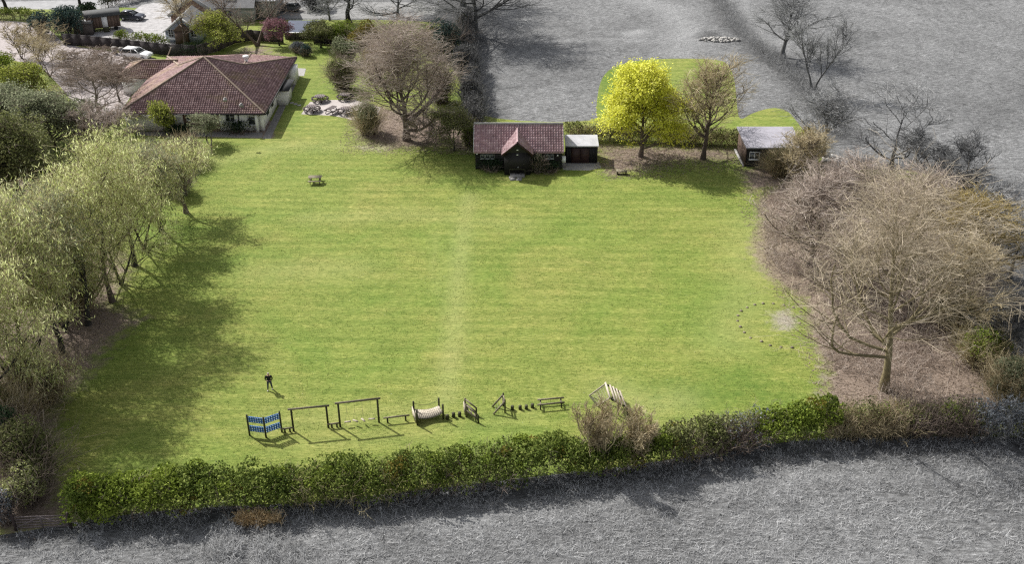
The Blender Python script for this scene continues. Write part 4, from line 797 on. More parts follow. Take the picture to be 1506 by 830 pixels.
part('handrail', [beam((pxm-.9,PY-.5,.9), (pxm+.9,PY-.5,.9), .06, .06), beam((pxm-.9,PY-.5,0), (pxm-.9,PY-.5,.9), .06, .06), beam((pxm+.9,PY-.5,0), (pxm+.9,PY-.5,.9), .06, .06)], WOODD, hut)
ca = at(758, 263); solo('stone_doormat', [box((ca[0]-.35, ca[1], .05), (.7,1.0,.12), .15), box((ca[0]+.45, ca[1]-.1, .04), (.6,.9,.1), -.1)], CONC, 'pale cracked stone slab on the grass before the porch', 'slab')
# shed beside the hut
SY_ = at(855, 240)[1]; s0, s1 = xat(831.5, SY_, 2), xat(880.5, SY_, 2); zf = zat(SY_-.15, 214.5); SB = SY_+2.6; zb = zat(SB+.15, 198)
shd = thing('shed', 'black boarded shed with a pale flat felt roof beside the hut', 'shed', ((s0+s1)/2, SY_+1.5, 0))
part('wall', [prism([(s0+.1,SY_), (s1-.1,SY_), (s1-.1,SB), (s0+.1,SB)], 0, min(zf, zb)-.06)], TIMB, shd)
part('roof', slab([(s0,SY_-.2,zf), (s1,SY_-.2,zf), (s1,SB+.15,zb), (s0,SB+.15,zb)], .12), FELT, shd)
n_ = 20
for i in range(n_): x = s0+.15+(s1-s0-.3)*(i+.5)/n_; part('board', [box((x, SY_-.02, zf/2-.05), ((s1-s0-.3)/n_*.9, .05, zf-.15))], TIMB, shd)
for d in (-.55, .55): part('door', [box(((s0+s1)/2-.2+d, SY_-.07, 1.0), (1.05,.05,1.9))], DOORB, shd)
p = at(828, 246); tk_ = thing('water_butt', 'small white tank on a grey stand between hut and shed', 'tank', p); part('tank', [box((p[0],p[1],1.05), (.6,.6,.6))], PALE, tk_); part('stand', [box((p[0],p[1],.36), (.5,.5,.72))], CONCD, tk_)
p = at(825, 222, 1.8); solo('white_box', [box((p[0]+.25, p[1]+.8, 1.9), (.35,.5,.5))], PALE, 'small white meter box on the right gable of the hut', 'box')
# cabin on the right
c0, c1 = at(1095, 245), at(1082, 221); YB2 = c1[1]; YF = c0[1]; hx = xat(1178, YF, 2.2); zf = zat(YF-.2, 217); cb = thing('cabin', 'dark boarded cabin with a lilac grey felt roof behind the ivy heap', 'cabin', (c0[0]+3.5, (YF+YB2)/2, 0))
zb = min(3.4, zat(YB2+.2, 186)); print('cabin', c0, c1, zf, zb)
rx0f, rx0b, rx1 = c0[0]-.1, xat(1084, YB2, zb), hx
part('wall', [prism([(c0[0]+.1,YF), (hx-.2,YF), (hx-.2,YB2), (c1[0]+.3,YB2)], 0, min(zf, zb)-.05)], TIMB, cb)
part('side_boarding', [box(((c0[0]+c1[0])/2+.1, (YF+YB2)/2, min(zf,zb)/2), (.12, np.hypot(YF-YB2, c0[0]-c1[0]), min(zf,zb)-.1), math.atan2(-(c1[0]+.2-c0[0]), YB2-YF))], PANELW, cb)
part('roof', slab([(rx0f,YF-.25,zf), (rx1,YF-.25,zf), (rx1+.1,YB2+.2,zb), (rx0b,YB2+.2,zb)], .14), FELTL, cb)
win(cb, xat(1102.5, YF, 1.5), xat(1117, YF, 1.5), zat(YF, 234), zat(YF, 223.5), YF, 2, PALE, 1)
part('base', [beam((c1[0]-.1,YB2,.1), (c0[0]-.15,YF,.1), .25, .2)], CONC, cb)

# ------------------------------------------------------------------ buildings at the top left
ct = thing('pale_blue_cottage', 'pale blue boarded cottage gable with white windows and brown porch', 'cottage', at(268, 62)); CYY = at(268, 62)[1]
ex0, ex1, exm = xat(239, CYY, 2.4), xat(296, CYY, 2.4), xat(259, CYY, 4); eh = zat(CYY, 46); ah = zat(CYY, 25); exm = (ex0+ex1)/2; CB = CYY+7
part('wall', [box((exm, (CYY+CB)/2, eh/2), (ex1-ex0-.6, CB-CYY, eh)), (np.array([(ex0+.3,CYY,eh),(ex1-.3,CYY,eh),(exm,CYY,ah-.1)]), np.array([(0,1,2)]), np.array([.5]))], PALEBL, ct)
for s in (ex0, ex1):
    part('roof', slab([(s,CYY-.3,eh-.1), (exm,CYY-.3,ah), (exm,CB,ah), (s,CB,eh-.1)], .12), GREYR, ct); part('barge_board', [beam((s,CYY-.33,eh-.1), (exm,CYY-.33,ah), .08, .22)], PALE, ct)
for a, b in ((248,255), (281,289)): win(ct, xat(a, CYY, 1.5), xat(b, CYY, 1.5), .9, 2.1, CYY, 2, PALE, 2)
win(ct, exm-.5, exm+.5, eh+.0, eh+.9, CYY, 2, PALE, 1)
part('porch', [box((exm, CYY-.6, 1.1), (1.9,1.2,2.2)), (np.array([(exm-1.2,CYY-1.3,2.2),(exm+1.2,CYY-1.3,2.2),(exm,CYY-1.3,3.2),(exm-1.2,CYY,2.2),(exm+1.2,CYY,2.2),(exm,CYY,3.2)]), np.array([(0,2,5,3),(2,1,4,5)]), np.full(2,.5)), (np.array([(exm-1.2,CYY-1.3,2.2),(exm+1.2,CYY-1.3,2.2),(exm,CYY-1.3,3.2)]), np.array([(0,1,2)]), np.array([.5]))], PANELW, ct)
hs = thing('grey_house', 'larger grey roofed house behind the cottage with pale gable edges', 'house', at(300, 30)); Y0 = at(285, 36)[1]; g0, g1 = xat(246, Y0, 3), xat(322, Y0, 3); gm = (g0+g1)/2; e2, a2 = zat(Y0, 22), zat(Y0, -6); 
part('wall', [box((gm, Y0+4, e2/2), (g1-g0-.6, 8, e2)), (np.array([(g0+.3,Y0,e2),(g1-.3,Y0,e2),(gm,Y0,a2-.1)]), np.array([(0,1,2)]), np.array([.5]))], BRICK, hs)
for s in (g0, g1):
    part('roof', slab([(s,Y0-.4,e2-.1), (gm,Y0-.4,a2), (gm,Y0+9,a2), (s,Y0+9,e2-.1)], .15), GREYR, hs); part('barge_board', [beam((s,Y0-.45,e2-.1), (gm,Y0-.45,a2), .12, .55)], GREYW, hs)
win(hs, gm-1.4, gm+1.4, .9, 2.3, Y0, 3, PALE, 1)
wg = thing('grey_house_wing', 'long low grey roofed wing joining the grey house on its right', 'house', at(340, 40)); wx0, wx1 = xat(318, Y0+2, 3), xat(372, Y0+2, 3); Yw = Y0+1.5
part('wall', [box(((wx0+wx1)/2, Yw+3, 1.3), (wx1-wx0, 6, 2.6))], GREYW, wg); part('roof', slab([(wx0-.3,Yw-.4,2.5), (wx1+.3,Yw-.4,2.5), (wx1+.3,Yw+3,4.9), (wx0-.3,Yw+3,4.9)], .15), GREYR, wg); part('roof', slab([(wx0-.3,Yw+6.4,2.5), (wx1+.3,Yw+6.4,2.5), (wx1+.3,Yw+3,4.9), (wx0-.3,Yw+3,4.9)], .15), GREYR, wg)
win(wg, wx0+1, wx0+2.6, .9, 2.0, Yw, 2, PALE, 1)
for q_ in (.3, .45): px_ = wx0+(wx1-wx0)*q_; part('rooflight', [beam((px_,Yw+.8,3.47), (px_,Yw+2.2,4.46), .8, .1)], PALE, wg)
hb = thing('grey_outbuilding', 'tall grey brick outbuilding with pale roof at the top of the photo', 'outbuilding', at(390, 28)); Yo = at(392, 28)[1]; ox0, ox1 = xat(376, Yo, 3), xat(404, Yo, 3)
part('wall', [box(((ox0+ox1)/2, Yo+3.5, 1.6), (ox1-ox0, 7, 3.2))], BRICKG, hb); part('roof', slab([(ox0-.3,Yo-.3,3.2), (ox1+.3,Yo-.3,3.2), (ox1+.3,Yo+3.5,5.4), (ox0-.3,Yo+3.5,5.4)], .15), FELT, hb); part('roof', slab([(ox0-.3,Yo+7.3,3.2), (ox1+.3,Yo+7.3,3.2), (ox1+.3,Yo+3.5,5.4), (ox0-.3,Yo+3.5,5.4)], .15), FELT, hb)
for i in range(6): x = ox0+(ox1-ox0)*(i+.5)/6; part('roof_batten', [beam((x,Yo-.25,3.26), (x,Yo+3.4,5.4), .12, .08)], PALE, hb)
sb = thing('blue_roofed_garage', 'low outbuilding with a slate blue roof behind the pink blossom tree', 'garage', at(442, 62)); Yg = at(442, 58)[1]; q0_, q1_ = xat(418, Yg, 1.5), xat(464, Yg, 1.5); zg = zat(Yg-.1, 47); 
part('wall', [box(((q0_+q1_)/2, Yg+2.2, zg/2-.05), (q1_-q0_, 4.3, zg-.12))], FENG, sb); part('roof', slab([(q0_-.1,Yg-.15,zg), (q1_+.1,Yg-.15,zg), (q1_+.1,Yg+4.6,zg+.55), (q0_-.1,Yg+4.6,zg+.55)], .12), SLATEB, sb); part('gutter', [beam((q0_-.1,Yg-.22,zg-.05), (q1_+.1,Yg-.22,zg-.05), .14, .12)], PALE, sb)
for d in np.linspace(.5, q1_-q0_-.5, 6): part('board', [box((q0_+d, Yg-.03, zg/2-.1), (.75,.05,zg-.3))], FENG, sb)

def fence_run(name, label, pts, h, mat, pw=1.83, postmat=None, group=None):
    P_ = G(pts); t = thing(name, label, 'fence', (P_[0,0], P_[0,1], 0), group)
    for a, b in zip(P_[:-1], P_[1:]):
        L_ = np.linalg.norm(b-a); n = max(1, round(L_/pw)); d = (b-a)/n
        for i in range(n):
            p, q = a+d*i, a+d*(i+1); u = d/np.linalg.norm(d)*.06
            part('panel', [beam((*(p+u), h/2), (*(q-u), h/2), .04, h-.05)]+[beam((*(p+u), z), (*(q-u), z), .09, .07) for z in (.25, h-.2)], mat, t)
            part('post', [box((*p, h/2+.04), (.11,.11,h+.08))], postmat or mat, t)
    return t
fence_run('panel_fence', 'long dark panel fence curving round the gravel below the caravan', [(94,66), (120,68), (165,73), (250,82), (290,84)], 1.9, FEN)
fence_run('panel_fence', 'dark panel fence right of the cottage running up behind the weeping tree', [(292,84), (318,76), (346,64), (372,60)], 1.9, FENG)
fence_run('brick_coloured_fence', 'grey brown panel fence behind the two stemmed bare tree', [(372,60), (418,63)], 1.8, FENG)
fence_run('panel_fence', 'dark fence hidden behind the shrubs at the lawn top', [(462,64), (510,66)], 1.8, FEN)
# wire fence near the willows
def wire(label, pts, h, n, cols=True):
    P_ = G(pts); t = thing('wire_fence', label, 'fence', (*P_[0], 0)); s = np.r_[0, np.cumsum(np.linalg.norm(np.diff(P_, axis=0), axis=1))]; k = int(s[-1]/n); q = np.linspace(0, s[-1], k+1)
    pp = np.c_[np.interp(q, s, P_[:,0]), np.interp(q, s, P_[:,1])]
    for p in pp: part('post', [cyl((*p, 0), (*p, h), .05, 6)], WOOD, t)
    w = []
    for a, b in zip(pp[:-1], pp[1:]):
        for z in np.linspace(.1, h-.05, 5): w.append(tube(np.array([(*a, z), (*b, z)]), np.full(2, .008), 3))
        for f in np.linspace(0, 1, 8): c = a+(b-a)*f; w.append(tube(np.array([(*c, .1), (*c, h-.05)]), np.full(2, .006), 3))
    part('wire_mesh', w, CONCD, t, kind='stuff')
wire('thin mesh fence with wooden posts below the small grey leaved tree', [(312,208), (312,228), (300,250), (282,276), (268,300)], 1.3, 1.9)

# ------------------------------------------------------------------ wooden caravan hut, cars, bins
def rotz(ch, c, a):
    ca, sa = math.cos(a), math.sin(a); out = []
    for x in ch:
        for V, Fc, r in (x if isinstance(x, list) else [x]):
            V = np.asarray(V, float); out.append((np.stack([V[:,0]*ca-V[:,1]*sa+c[0], V[:,0]*sa+V[:,1]*ca+c[1], V[:,2]+c[2]], 1), Fc, r))
    return out
p = at(150, 46); p[1] += 1.2; sh = thing('shepherds_hut', 'wooden caravan hut with a curved dark roof and pale door', 'caravan hut', p); an = .42
L2, W2, hw = 5.2, 2.5, 2.6
part('body', rotz([box((0,0,.55+hw/2-.2), (L2,W2,hw-.5))], p, an), PANELW, sh)
a_ = np.linspace(0, np.pi, 13); yy = np.cos(a_)*(W2/2+.2); zz_ = np.sin(a_)*.75+hw-.05
V_ = np.concatenate([np.c_[np.full(13, s*(L2/2+.25)), yy, zz_] for s in (-1, 1)]+[np.c_[np.full(13, s*(L2/2+.25)), yy, zz_-.07] for s in (-1, 1)])
part('roof', rotz([(V_, np.array([(i, i+1, 14+i, 13+i) for i in range(12)]+[(26+i, 39+i, 40+i, 27+i) for i in range(12)]), np.full(24, .5)), (V_, np.array([list(range(13)), list(range(25, 12, -1))]), np.full(2, .5))], p, an), solid('dark_curved_roof', (.05,.052,.055), .6, .3, 2), sh)
part('door', rotz([box((.2,-W2/2-.04,1.45), (.85,.07,1.9))], p, an), PALE, sh); 
for i in range(11): 
    x = -L2/2+.25+i*.47
    if abs(x-.2) > .55: part('board', rotz([box((x,-W2/2-.02,.35+hw/2), (.42,.05,hw-.55))], p, an), PANELW, sh)
part('steps', rotz([box((.2,-W2/2-.5,.2), (.9,.4,.4)), box((.2,-W2/2-.25,.35), (.9,.3,.7))], p, an), WOODD, sh)
for sx_ in (-1.8, 1.8):
    for sy_ in (-1, 1): part('wheel', rotz([cyl((sx_, sy_*W2/2*.9-.05, .32), (sx_, sy_*W2/2*.9+.05, .32), .32, 12)], p, an), TYRE, sh)
p2 = at(122, 52); p2[1] += 1.; ax = thing('brown_shed', 'low brown shed with a flat roof joined to the left of the caravan hut', 'shed', p2); part('wall', [box((p2[0],p2[1],.95), (2.9,2.2,1.9), .2)], FENG, ax); part('roof', [box((p2[0],p2[1],1.97), (3.2,2.5,.12), .2)], GREYD, ax); part('rooflight', [box((p2[0]+.5,p2[1]+.3,2.06), (1.4,.8,.07), .2)], PALE, ax)
def make_car(label, p, an, paint, L_=4.1, Wc=1.75, Hc=1.5, cat='car', name='parked_car', van=False):
    t = thing(name, label, cat, p); hl = L_/2
    low = [(-hl,.35), (-hl,.8), (-hl+.12,.95), (hl-1.25 if not van else hl-.7,1.0), (hl-.25,.85), (hl,.62), (hl,.35)]
    top = [(-hl+.12,.95), (-hl+.3,Hc-.05), (-hl+.75,Hc), (hl-2.1 if not van else hl-1.5,Hc), (hl-1.25 if not van else hl-.75,1.0)]
    def loft(prof, w0, w1, zmax):
        n = len(prof); V = []
        for s in (-1, 1):
            for x, z in prof: f = (z-.35)/(zmax-.35); V.append((x, s*(w0+(w1-w0)*max(0, f))/2, z))
        V = np.array(V); return [(V, np.array([(i, (i+1) % n, n+(i+1) % n, n+i) for i in range(n)]), np.full(n, .5)), (V, np.array([list(range(n))[::-1], list(range(n, 2*n))]), np.full(2, .5))]
    part('body', rotz(loft(low, Wc, Wc*.97, 1.), p, an), paint, t)
    g = [(x*.995, z) for x, z in top]; part('windows', rotz(loft([(-hl+.14,.96), (-hl+.33,Hc-.1), (hl-2.1 if not van else hl-1.5,Hc-.08), (hl-1.28 if not van else hl-.78,1.01)], Wc*1.02, Wc*.80, Hc), p, an), GLASS, t)
    part('roof', rotz([box(((-hl+.55+hl-2.05)/2 if not van else -.4, 0, Hc-.02), (L_-2.6 if not van else L_-2.0, Wc*.78, .07))]+[beam((-hl+.16+i*0, s*Wc*.47, .98), (-hl+.5, s*Wc*.385, Hc-.02), .07, .07) for s in (-1, 1) for i in (0,)]+[beam((hl-1.25 if not van else hl-.75, s*Wc*.47, 1.0), (hl-2.1 if not van else hl-1.5, s*Wc*.385, Hc-.02), .07, .07) for s in (-1, 1)]+[beam((-.35, s*Wc*.475, .98), (-.4, s*Wc*.39, Hc-.02), .09, .05) for s in (-1, 1)], p, an), paint, t)
    for x in (-hl+.75, hl-.8):
        for s in (-1, 1):
            w_ = part('wheel', rotz([cyl((x, s*(Wc/2-.1), .32), (x, s*(Wc/2+.03), .32), .32, 14)], p, an), TYRE, t); part('rim', rotz([cyl((x, s*(Wc/2+.03), .32), (x, s*(Wc/2+.045), .32), .2, 10)], p, an), RIM, w_)
    for s in (-1, 1):
        part('headlight', rotz([box((hl-.03, s*Wc*.36, .68), (.1,.32,.15))], p, an), PALE, t); part('tail_light', rotz([box((-hl+.02, s*Wc*.4, .8), (.08,.16,.25))], p, an), DOORB, t); part('mirror', rotz([box((hl-1.5, s*(Wc/2+.08), 1.02), (.12,.16,.12))], p, an), paint, t)
    return t
p = at(194, 30); p[1] += .6; make_car('dark blue hatchback parked on the pale courtyard', p, -.12, CARB)
p = at(202, 85); make_car('white car parked by the dark fence beyond the thicket', p, -.25, CARW, 4.6, 1.85, 1.55)
p = at(424, 16); p[1] += .3; make_car('grey car parked on the drive at the top of the photo', p, 2.9, CARG, 4.0, 1.7, 1.4)
for i, (x, y, lb) in enumerate(((169,79,'grey wheelie bin, left one by the dark fence'), (179,80,'blue grey wheelie bin next to the white car'))):
    p = at(x, y); b_ = thing('wheelie_bin', lb, 'bin', p, 'bins by the dark fence'); part('body', [tube(np.array([(p[0],p[1],0),(p[0],p[1],.02),(p[0],p[1],1.0),(p[0],p[1],1.01)]), np.array([.05,.34,.45,.05]), 4)], SLATEB if i else CONCD, b_); part('lid', [box((p[0],p[1],1.06), (.68,.72,.07))], CONCD, b_); part('wheel', [cyl((p[0]-.3,p[1]+.3,.12), (p[0]+.3,p[1]+.3,.12), .12, 8)], TYRE, b_)
p = at(259, 64); t_ = thing('garden_table', 'white sheet covered garden table in front of the cottage', 'table', p); part('top', [box((p[0],p[1]+.4,.8), (2.4,1.3,.08))], PALE, t_)
for a in (-1, 1):
    for b in (-.5, .5): part('leg', [box((p[0]+a*1.1,p[1]+.4+b,.38), (.08,.08,.76))], PALE, t_)

# ------------------------------------------------------------------ picnic tables
def picnic_oct(label, p):
    t = thing('picnic_table', label, 'picnic table', p, 'picnic tables on the patio')
    for i in range(6): x = -.6+i*.24; w = 1.45 if abs(x) < .4 else 1.0; part('plank', [box((p[0]+x, p[1], .75), (.234, w, .05), rnd=.5)], PICN, t)
    part('frame', [box((p[0], p[1], .68), (1.3,.1,.09)), box((p[0], p[1], .675), (.1,1.3,.09))], PICD, t)
    for k in range(8):
        a = k*np.pi/4+.2; c, s = math.cos(a), math.sin(a); part('seat', [beam((p[0]+c*1.05-s*.38, p[1]+s*1.05+c*.38, .45), (p[0]+c*1.05+s*.38, p[1]+s*1.05-c*.38, .45), .3, .06)], PICD, t)
    for k in range(4):
        a = k*np.pi/2+.4; c, s = math.cos(a), math.sin(a); 
        part('leg', [beam((p[0]+c*.2,p[1]+s*.2,.7), (p[0]+c*.6,p[1]+s*.6,.0), .09, .07), beam((p[0]+c*.2,p[1]+s*.2,.36), (p[0]+c*1.1,p[1]+s*1.1,.38), .09, .07), beam((p[0]+c*1.0,p[1]+s*1.0,.40), (p[0]+c*1.0,p[1]+s*1.0,.0), .09, .07)], PICD, t)
    return t
def picnic_rect(label, p, an, group=None, mt=PICN, L_=1.6):
    t = thing('picnic_table', label, 'picnic table', p, group)
    for i in range(5): part('plank', rotz([box((0,-.3+i*.15,.74), (L_,.135,.04))], p, an), mt, t)
    for s in (-1, 1): part('seat', rotz([box((0,s*.68,.45), (L_,.26,.045))], p, an), PICD if mt is PICN else mt, t)
    for x in (-L_*.36, L_*.36):
        part('leg', rotz([beam((x,-.3,.7), (x,-.62,0), .09, .05), beam((x,.3,.7), (x,.62,0), .09, .05), beam((x,-.78,.41), (x,.78,.41), .09, .05)], p, an), PICD if mt is PICN else mt, t)
    return t
picnic_oct('picnic table at the back left of the patio', at(471,149)); picnic_oct('picnic table furthest right at the back of the patio', at(508,146)); picnic_oct('picnic table at the front left corner of the patio', at(459,164)); picnic_oct('picnic table half hidden by the bush at the patio end', at(509,167))
picnic_rect('narrow picnic table set end on at the front of the patio', at(488,166), 1.1, 'picnic tables on the patio')
picnic_rect('lone weathered green picnic bench on the open field', at(464,268.5), .03, None, WOOD, 1.5)
p = at(914, 256); t_ = thing('low_bench', 'low flat wooden bench between the shed and the yellow tree', 'bench', p); part('top', [box((p[0],p[1],.42), (1.3,.7,.08), -.15)], WOOD, t_)
for a in (-.5, .5): part('leg', [box((p[0]+a,p[1],.2), (.12,.6,.38), -.15)], WOODD, t_)

# ------------------------------------------------------------------ playground
def posts(px, r=.07): return [at(x, y) for x, y in px]
cf_ = [at(367.3,641), at(391.4,644), at(414.7,636)]; clm = thing('climbing_frame', 'wooden posts carrying four blue panels with round holes', 'climbing frame', cf_[1])
for b in cf_: h = 2.0 if b is not cf_[1] else 1.95; part('post', [cyl(b, b+(0,0,h), .075, 8)], WOODD, clm)
def holed(a, b, z0, z1, nx, nz, r=.075):
    """a flat panel pierced by round holes: ring cells"""
    a, b = np.array(a), np.array(b); d = b-a; L_ = np.linalg.norm(d); u = d/L_; n3 = np.array((u[1], -u[0], 0)); out = []; th = .03
    cw, chh = L_/nx, (z1-z0)/nz; K = 12
    for i in range(nx):
        for j in range(nz):
            cx, cz = cw*(i+.5), z0+chh*(j+.5); an = np.arange(K)/K*2*np.pi+np.pi/K
            sc = np.minimum(cw/2/np.maximum(abs(np.cos(an)), 1e-6), chh/2/np.maximum(abs(np.sin(an)), 1e-6))
            an2 = np.array([0]); O2 = np.c_[np.cos(an)*sc, np.sin(an)*sc]; 
            # snap outer ring to the cell corners
            for sx_ in (-1, 1):
                for sz_ in (-1, 1): k = np.argmin((O2[:,0]-sx_*cw/2)**2+(O2[:,1]-sz_*chh/2)**2); O2[k] = (sx_*cw/2, sz_*chh/2)
            rr = r if (i+j) % 2 == 0 or True else r*.5; I2 = np.c_[np.cos(an)*rr, np.sin(an)*rr]
            V = np.concatenate([a+u*(cx+q[:,:1])*1.+np.c_[np.zeros((K,2)), cz+q[:,1:]]+n3*s*th for s in (-1, 1) for q in (O2, I2)])
            k = np.arange(K); k2 = (k+1) % K
            Fc = np.concatenate([np.stack([k, k2, K+k2, K+k], 1), np.stack([2*K+k, 3*K+k, 3*K+k2, 2*K+k2], 1), np.stack([K+k, K+k2, 3*K+k2, 3*K+k], 1), np.stack([k, 2*K+k, 2*K+k2, k2], 1)]); out.append((V, Fc, np.full(len(Fc), .5)))
    return out
for (a, b) in ((0, 1), (1, 2)):
    for z0, z1 in ((.45, .98), (1.32, 1.85)): part('panel', holed(cf_[a], cf_[b], z0, z1, 7, 3, .055), BLUE, clm, 'blue pierced panel')
def lintel(label, name, a, b, ha, over=.25, extra=None):
    A_, B2 = at(*a), at(*b); t = thing(name, label, 'play frame', (A_+B2)/2)
    for p in (A_, B2): part('post', [cyl(p, p+(0,0,ha), .08, 8)], WOODD, t)
    u = (B2-A_)/np.linalg.norm(B2-A_); part('crossbeam', [cyl(A_+(0,0,ha)-u*over, B2+(0,0,ha)+u*over, .085, 10)], WOOD, t); return t, A_, B2, u
t_, A_, B2, u_ = lintel('plain high bar frame between the blue panels and the rope swings', 'high_bar_frame', (432,634.6), (483,629.6), 2.12)
for f in (.33, .5): q_ = A_+(B2-A_)*f; part('rope', [tube(np.array([q_+(0,0,2.1), q_+(0,0,1.45)]), np.full(2, .008), 4)], ROPE, t_)
t_, A_, B2, u_ = lintel('wider frame hung with four swinging footholds on ropes', 'swing_frame', (500.5,628.5), (557.5,621.8), 2.32)
for f, an in ((.2,.2), (.4,-.5), (.6,-.9), (.82,.05)):
    q_ = A_+(B2-A_)*f; s_ = part('foothold', [beam(q_+(-.25*math.cos(an),-.25*math.sin(an),.42), q_+(.25*math.cos(an),.25*math.sin(an),.42), .13, .06)], WOODL, t_)
    part('rope', [tube(np.array([q_+(-.2*math.cos(an),-.2*math.sin(an),.45), q_+(0,0,1.5), q_+(0,0,2.3)]), np.full(3, .008), 4), tube(np.array([q_+(.2*math.cos(an),.2*math.sin(an),.45), q_+(0,0,1.5)]), np.full(2, .008), 4)], ROPE, s_)
def rail(label, a, b, h, name='balance_beam', r=.075):
    A_, B2 = at(*a), at(*b); u = (B2-A_)/np.linalg.norm(B2-A_); t = thing(name, label, 'balance beam', (A_+B2)/2)
    part('beam', [cyl(A_+(0,0,h)-u*.2, B2+(0,0,h)+u*.2, r, 8)], WOOD, t)
    for p in (A_+u*.12, B2-u*.12): part('post', [cyl(p, p+(0,0,h-.05), .07, 8)], WOODD, t)
rail('short low pole between the blue panels and the high bar', (417,637), (429,635.5), .38); rail('short low pole between the high bar and the swing frame', (486,630), (498,628.6), .38)
rail('long low balance beam left of the rope bridge', (568,622.5), (599,619), .5)
# wobble bridge
bl = [at(611.5,624), at(612.5,618.5)]; Bq = [at(x, y) for x, y in ((614,625.5), (609,611), (652,617), (646,606))]
wb = thing('plank_bridge', 'sagging plank bridge hung between four wooden posts', 'bridge', (Bq[0]+Bq[2])/2)
for p, h in zip(Bq, (1.5,1.35,1.45,1.35)): part('post', [cyl(p, p+(0,0,h), .075, 8)], WOODD, wb)
for i in range(14):
    f = (i+.5)/14; a = Bq[0]+(Bq[2]-Bq[0])*f; b = Bq[1]+(Bq[3]-Bq[1])*f; z = .62-.22*math.sin(math.pi*f); u = (b-a)/np.linalg.norm(b-a); part('plank', [beam(a+u*.05+(0,0,z), b-u*.05+(0,0,z), .15, .06)], WOODL, wb)
part('chain', [tube(np.array([Bq[k]+(Bq[k+2]-Bq[k])*f+np.array((0,0,1.2-.35*math.sin(math.pi*f))) for f in np.linspace(0, 1, 9)]), np.full(9, .014), 4) for k in (0, 1)]+[tube(np.array([Bq[k]+(Bq[k+2]-Bq[k])*f+np.array((0,0,.6-.22*math.sin(math.pi*f))) for f in np.linspace(0, 1, 9)]), np.full(9, .02), 4) for k in (0, 1)], BLK, wb)
part('end_board', [beam(Bq[0]+(-.12,0,.5), Bq[1]+(-.12,0,.5), .06, .7)], WOODL, wb)
def stump(x, y, r, h, label, group, lean=0): 
    p = at(x, y); return solo('log_post' if h > .25 else 'log_stump', [cyl(p-(0,0,.05), p+(0,0,h), r, 9, r*.95)], WOODD if h > .25 else WOOD, label, 'log', loc=tuple(p), group=group)
for x, y, w_ in ((658,617,'nearest the plank bridge'), (667,614,'middle one of three, right of the plank bridge'), (676,613,'nearest the ladder stile')): stump(x, y, .14, .42, 'short dark standing log '+w_, 'standing logs by the bridge')
for x, y, w_ in ((753.5,603,'nearest the A shaped ramp'), (765,602.5,'second from the A shaped ramp'), (774,602,'third from the A shaped ramp'), (783,600,'nearest the two parallel bars')): stump(x, y, .14, .36, 'short dark standing log '+w_, 'standing logs by the ramp')
ORD = 'leftmost|second|third|fourth|fifth|sixth|seventh|eighth|ninth|tenth|eleventh|twelfth|thirteenth|fourteenth|fifteenth|sixteenth|seventeenth|last'.split('|')
for i, (x, y) in enumerate(((205,352),(210,288),(248,232),(322,188),(415,155),(515,140),(642,140),(770,160),(885,190),(975,240),(963,380),(870,680),(735,672),(603,652),(495,605),(362,560),(287,493),(238,425))): stump(1060+x/8.3, 430+y/8.3, .14, .04+.025*(i % 3), ORD[i]+' small log stump, counted clockwise from the left round the ring on the grass', 'ring of log stumps')
# ladder stile
q4 = [at(540+x/6.275, 550+y/6.275) for x, y in ((915,400), (1025,455), (905,345), (1008,385))]
ls_ = thing('ladder_stile', 'wooden stile with slanting side rails and a pale end board', 'stile', (q4[0]+q4[1])/2)
for i, (a, b) in enumerate(((0, 1), (2, 3))):
    part('post', [cyl(q4[a], q4[a]+(0,0,1.25), .07, 8)], WOOD, ls_); part('post', [cyl(q4[b], q4[b]+(0,0,.75), .07, 8)], WOODD, ls_)
    part('rail', [beam(q4[a]+(0,0,1.2), q4[b]+(0,0,.72), .09, .09)], WOOD, ls_); part('rail', [beam(q4[a]+(0,0,.75), q4[b]+(0,0,.3), .09, .09)], WOOD, ls_)
part('end_board', [beam(q4[0]+(-.1,0,.55), q4[2]+(-.1,0,.55), .05, .8)], WOODL, ls_)
for f in (.2,.5,.8):
    a = q4[0]+(q4[1]-q4[0])*f; b = q4[2]+(q4[3]-q4[2])*f; part('rung', [beam(a+(0,0,.55-.3*f), b+(0,0,.55-.3*f), .1, .06)], WOOD, ls_)
# A shaped ramp
q3 = [at(540+x/6.275, 550+y/6.275) for x, y in ((1155,310), (1165,380), (1272,362), (1256,300))]
ar = thing('balance_ramp', 'A shaped wooden ramp of two sloping poles on uprights', 'ramp', (q3[0]+q3[2])/2)
for a, b in ((1, 2), (0, 3)): part('sloping_pole', [cyl(q3[a]+(0,0,.05), q3[b]+(0,0,1.15), .07, 8)], WOOD, ar); part('upright', [cyl(q3[b], q3[b]+(0,0,1.3), .065, 8)], WOODD, ar)
part('tie', [beam(q3[2]+(0,0,.8), q3[3]+(0,0,.8), .09, .09), beam(q3[2]+(0,0,1.1), q3[3]+(0,0,1.1), .09, .09)], WOOD, ar)
part('net', [tube(np.array([q3[0]+(q3[3]-q3[0])*f+np.array((0,0,1.1*f)), q3[1]+(q3[2]-q3[1])*f+np.array((0,0,1.1*f))]), np.full(2, .012), 4) for f in (.25,.45,.65,.85)], ROPE, ar)
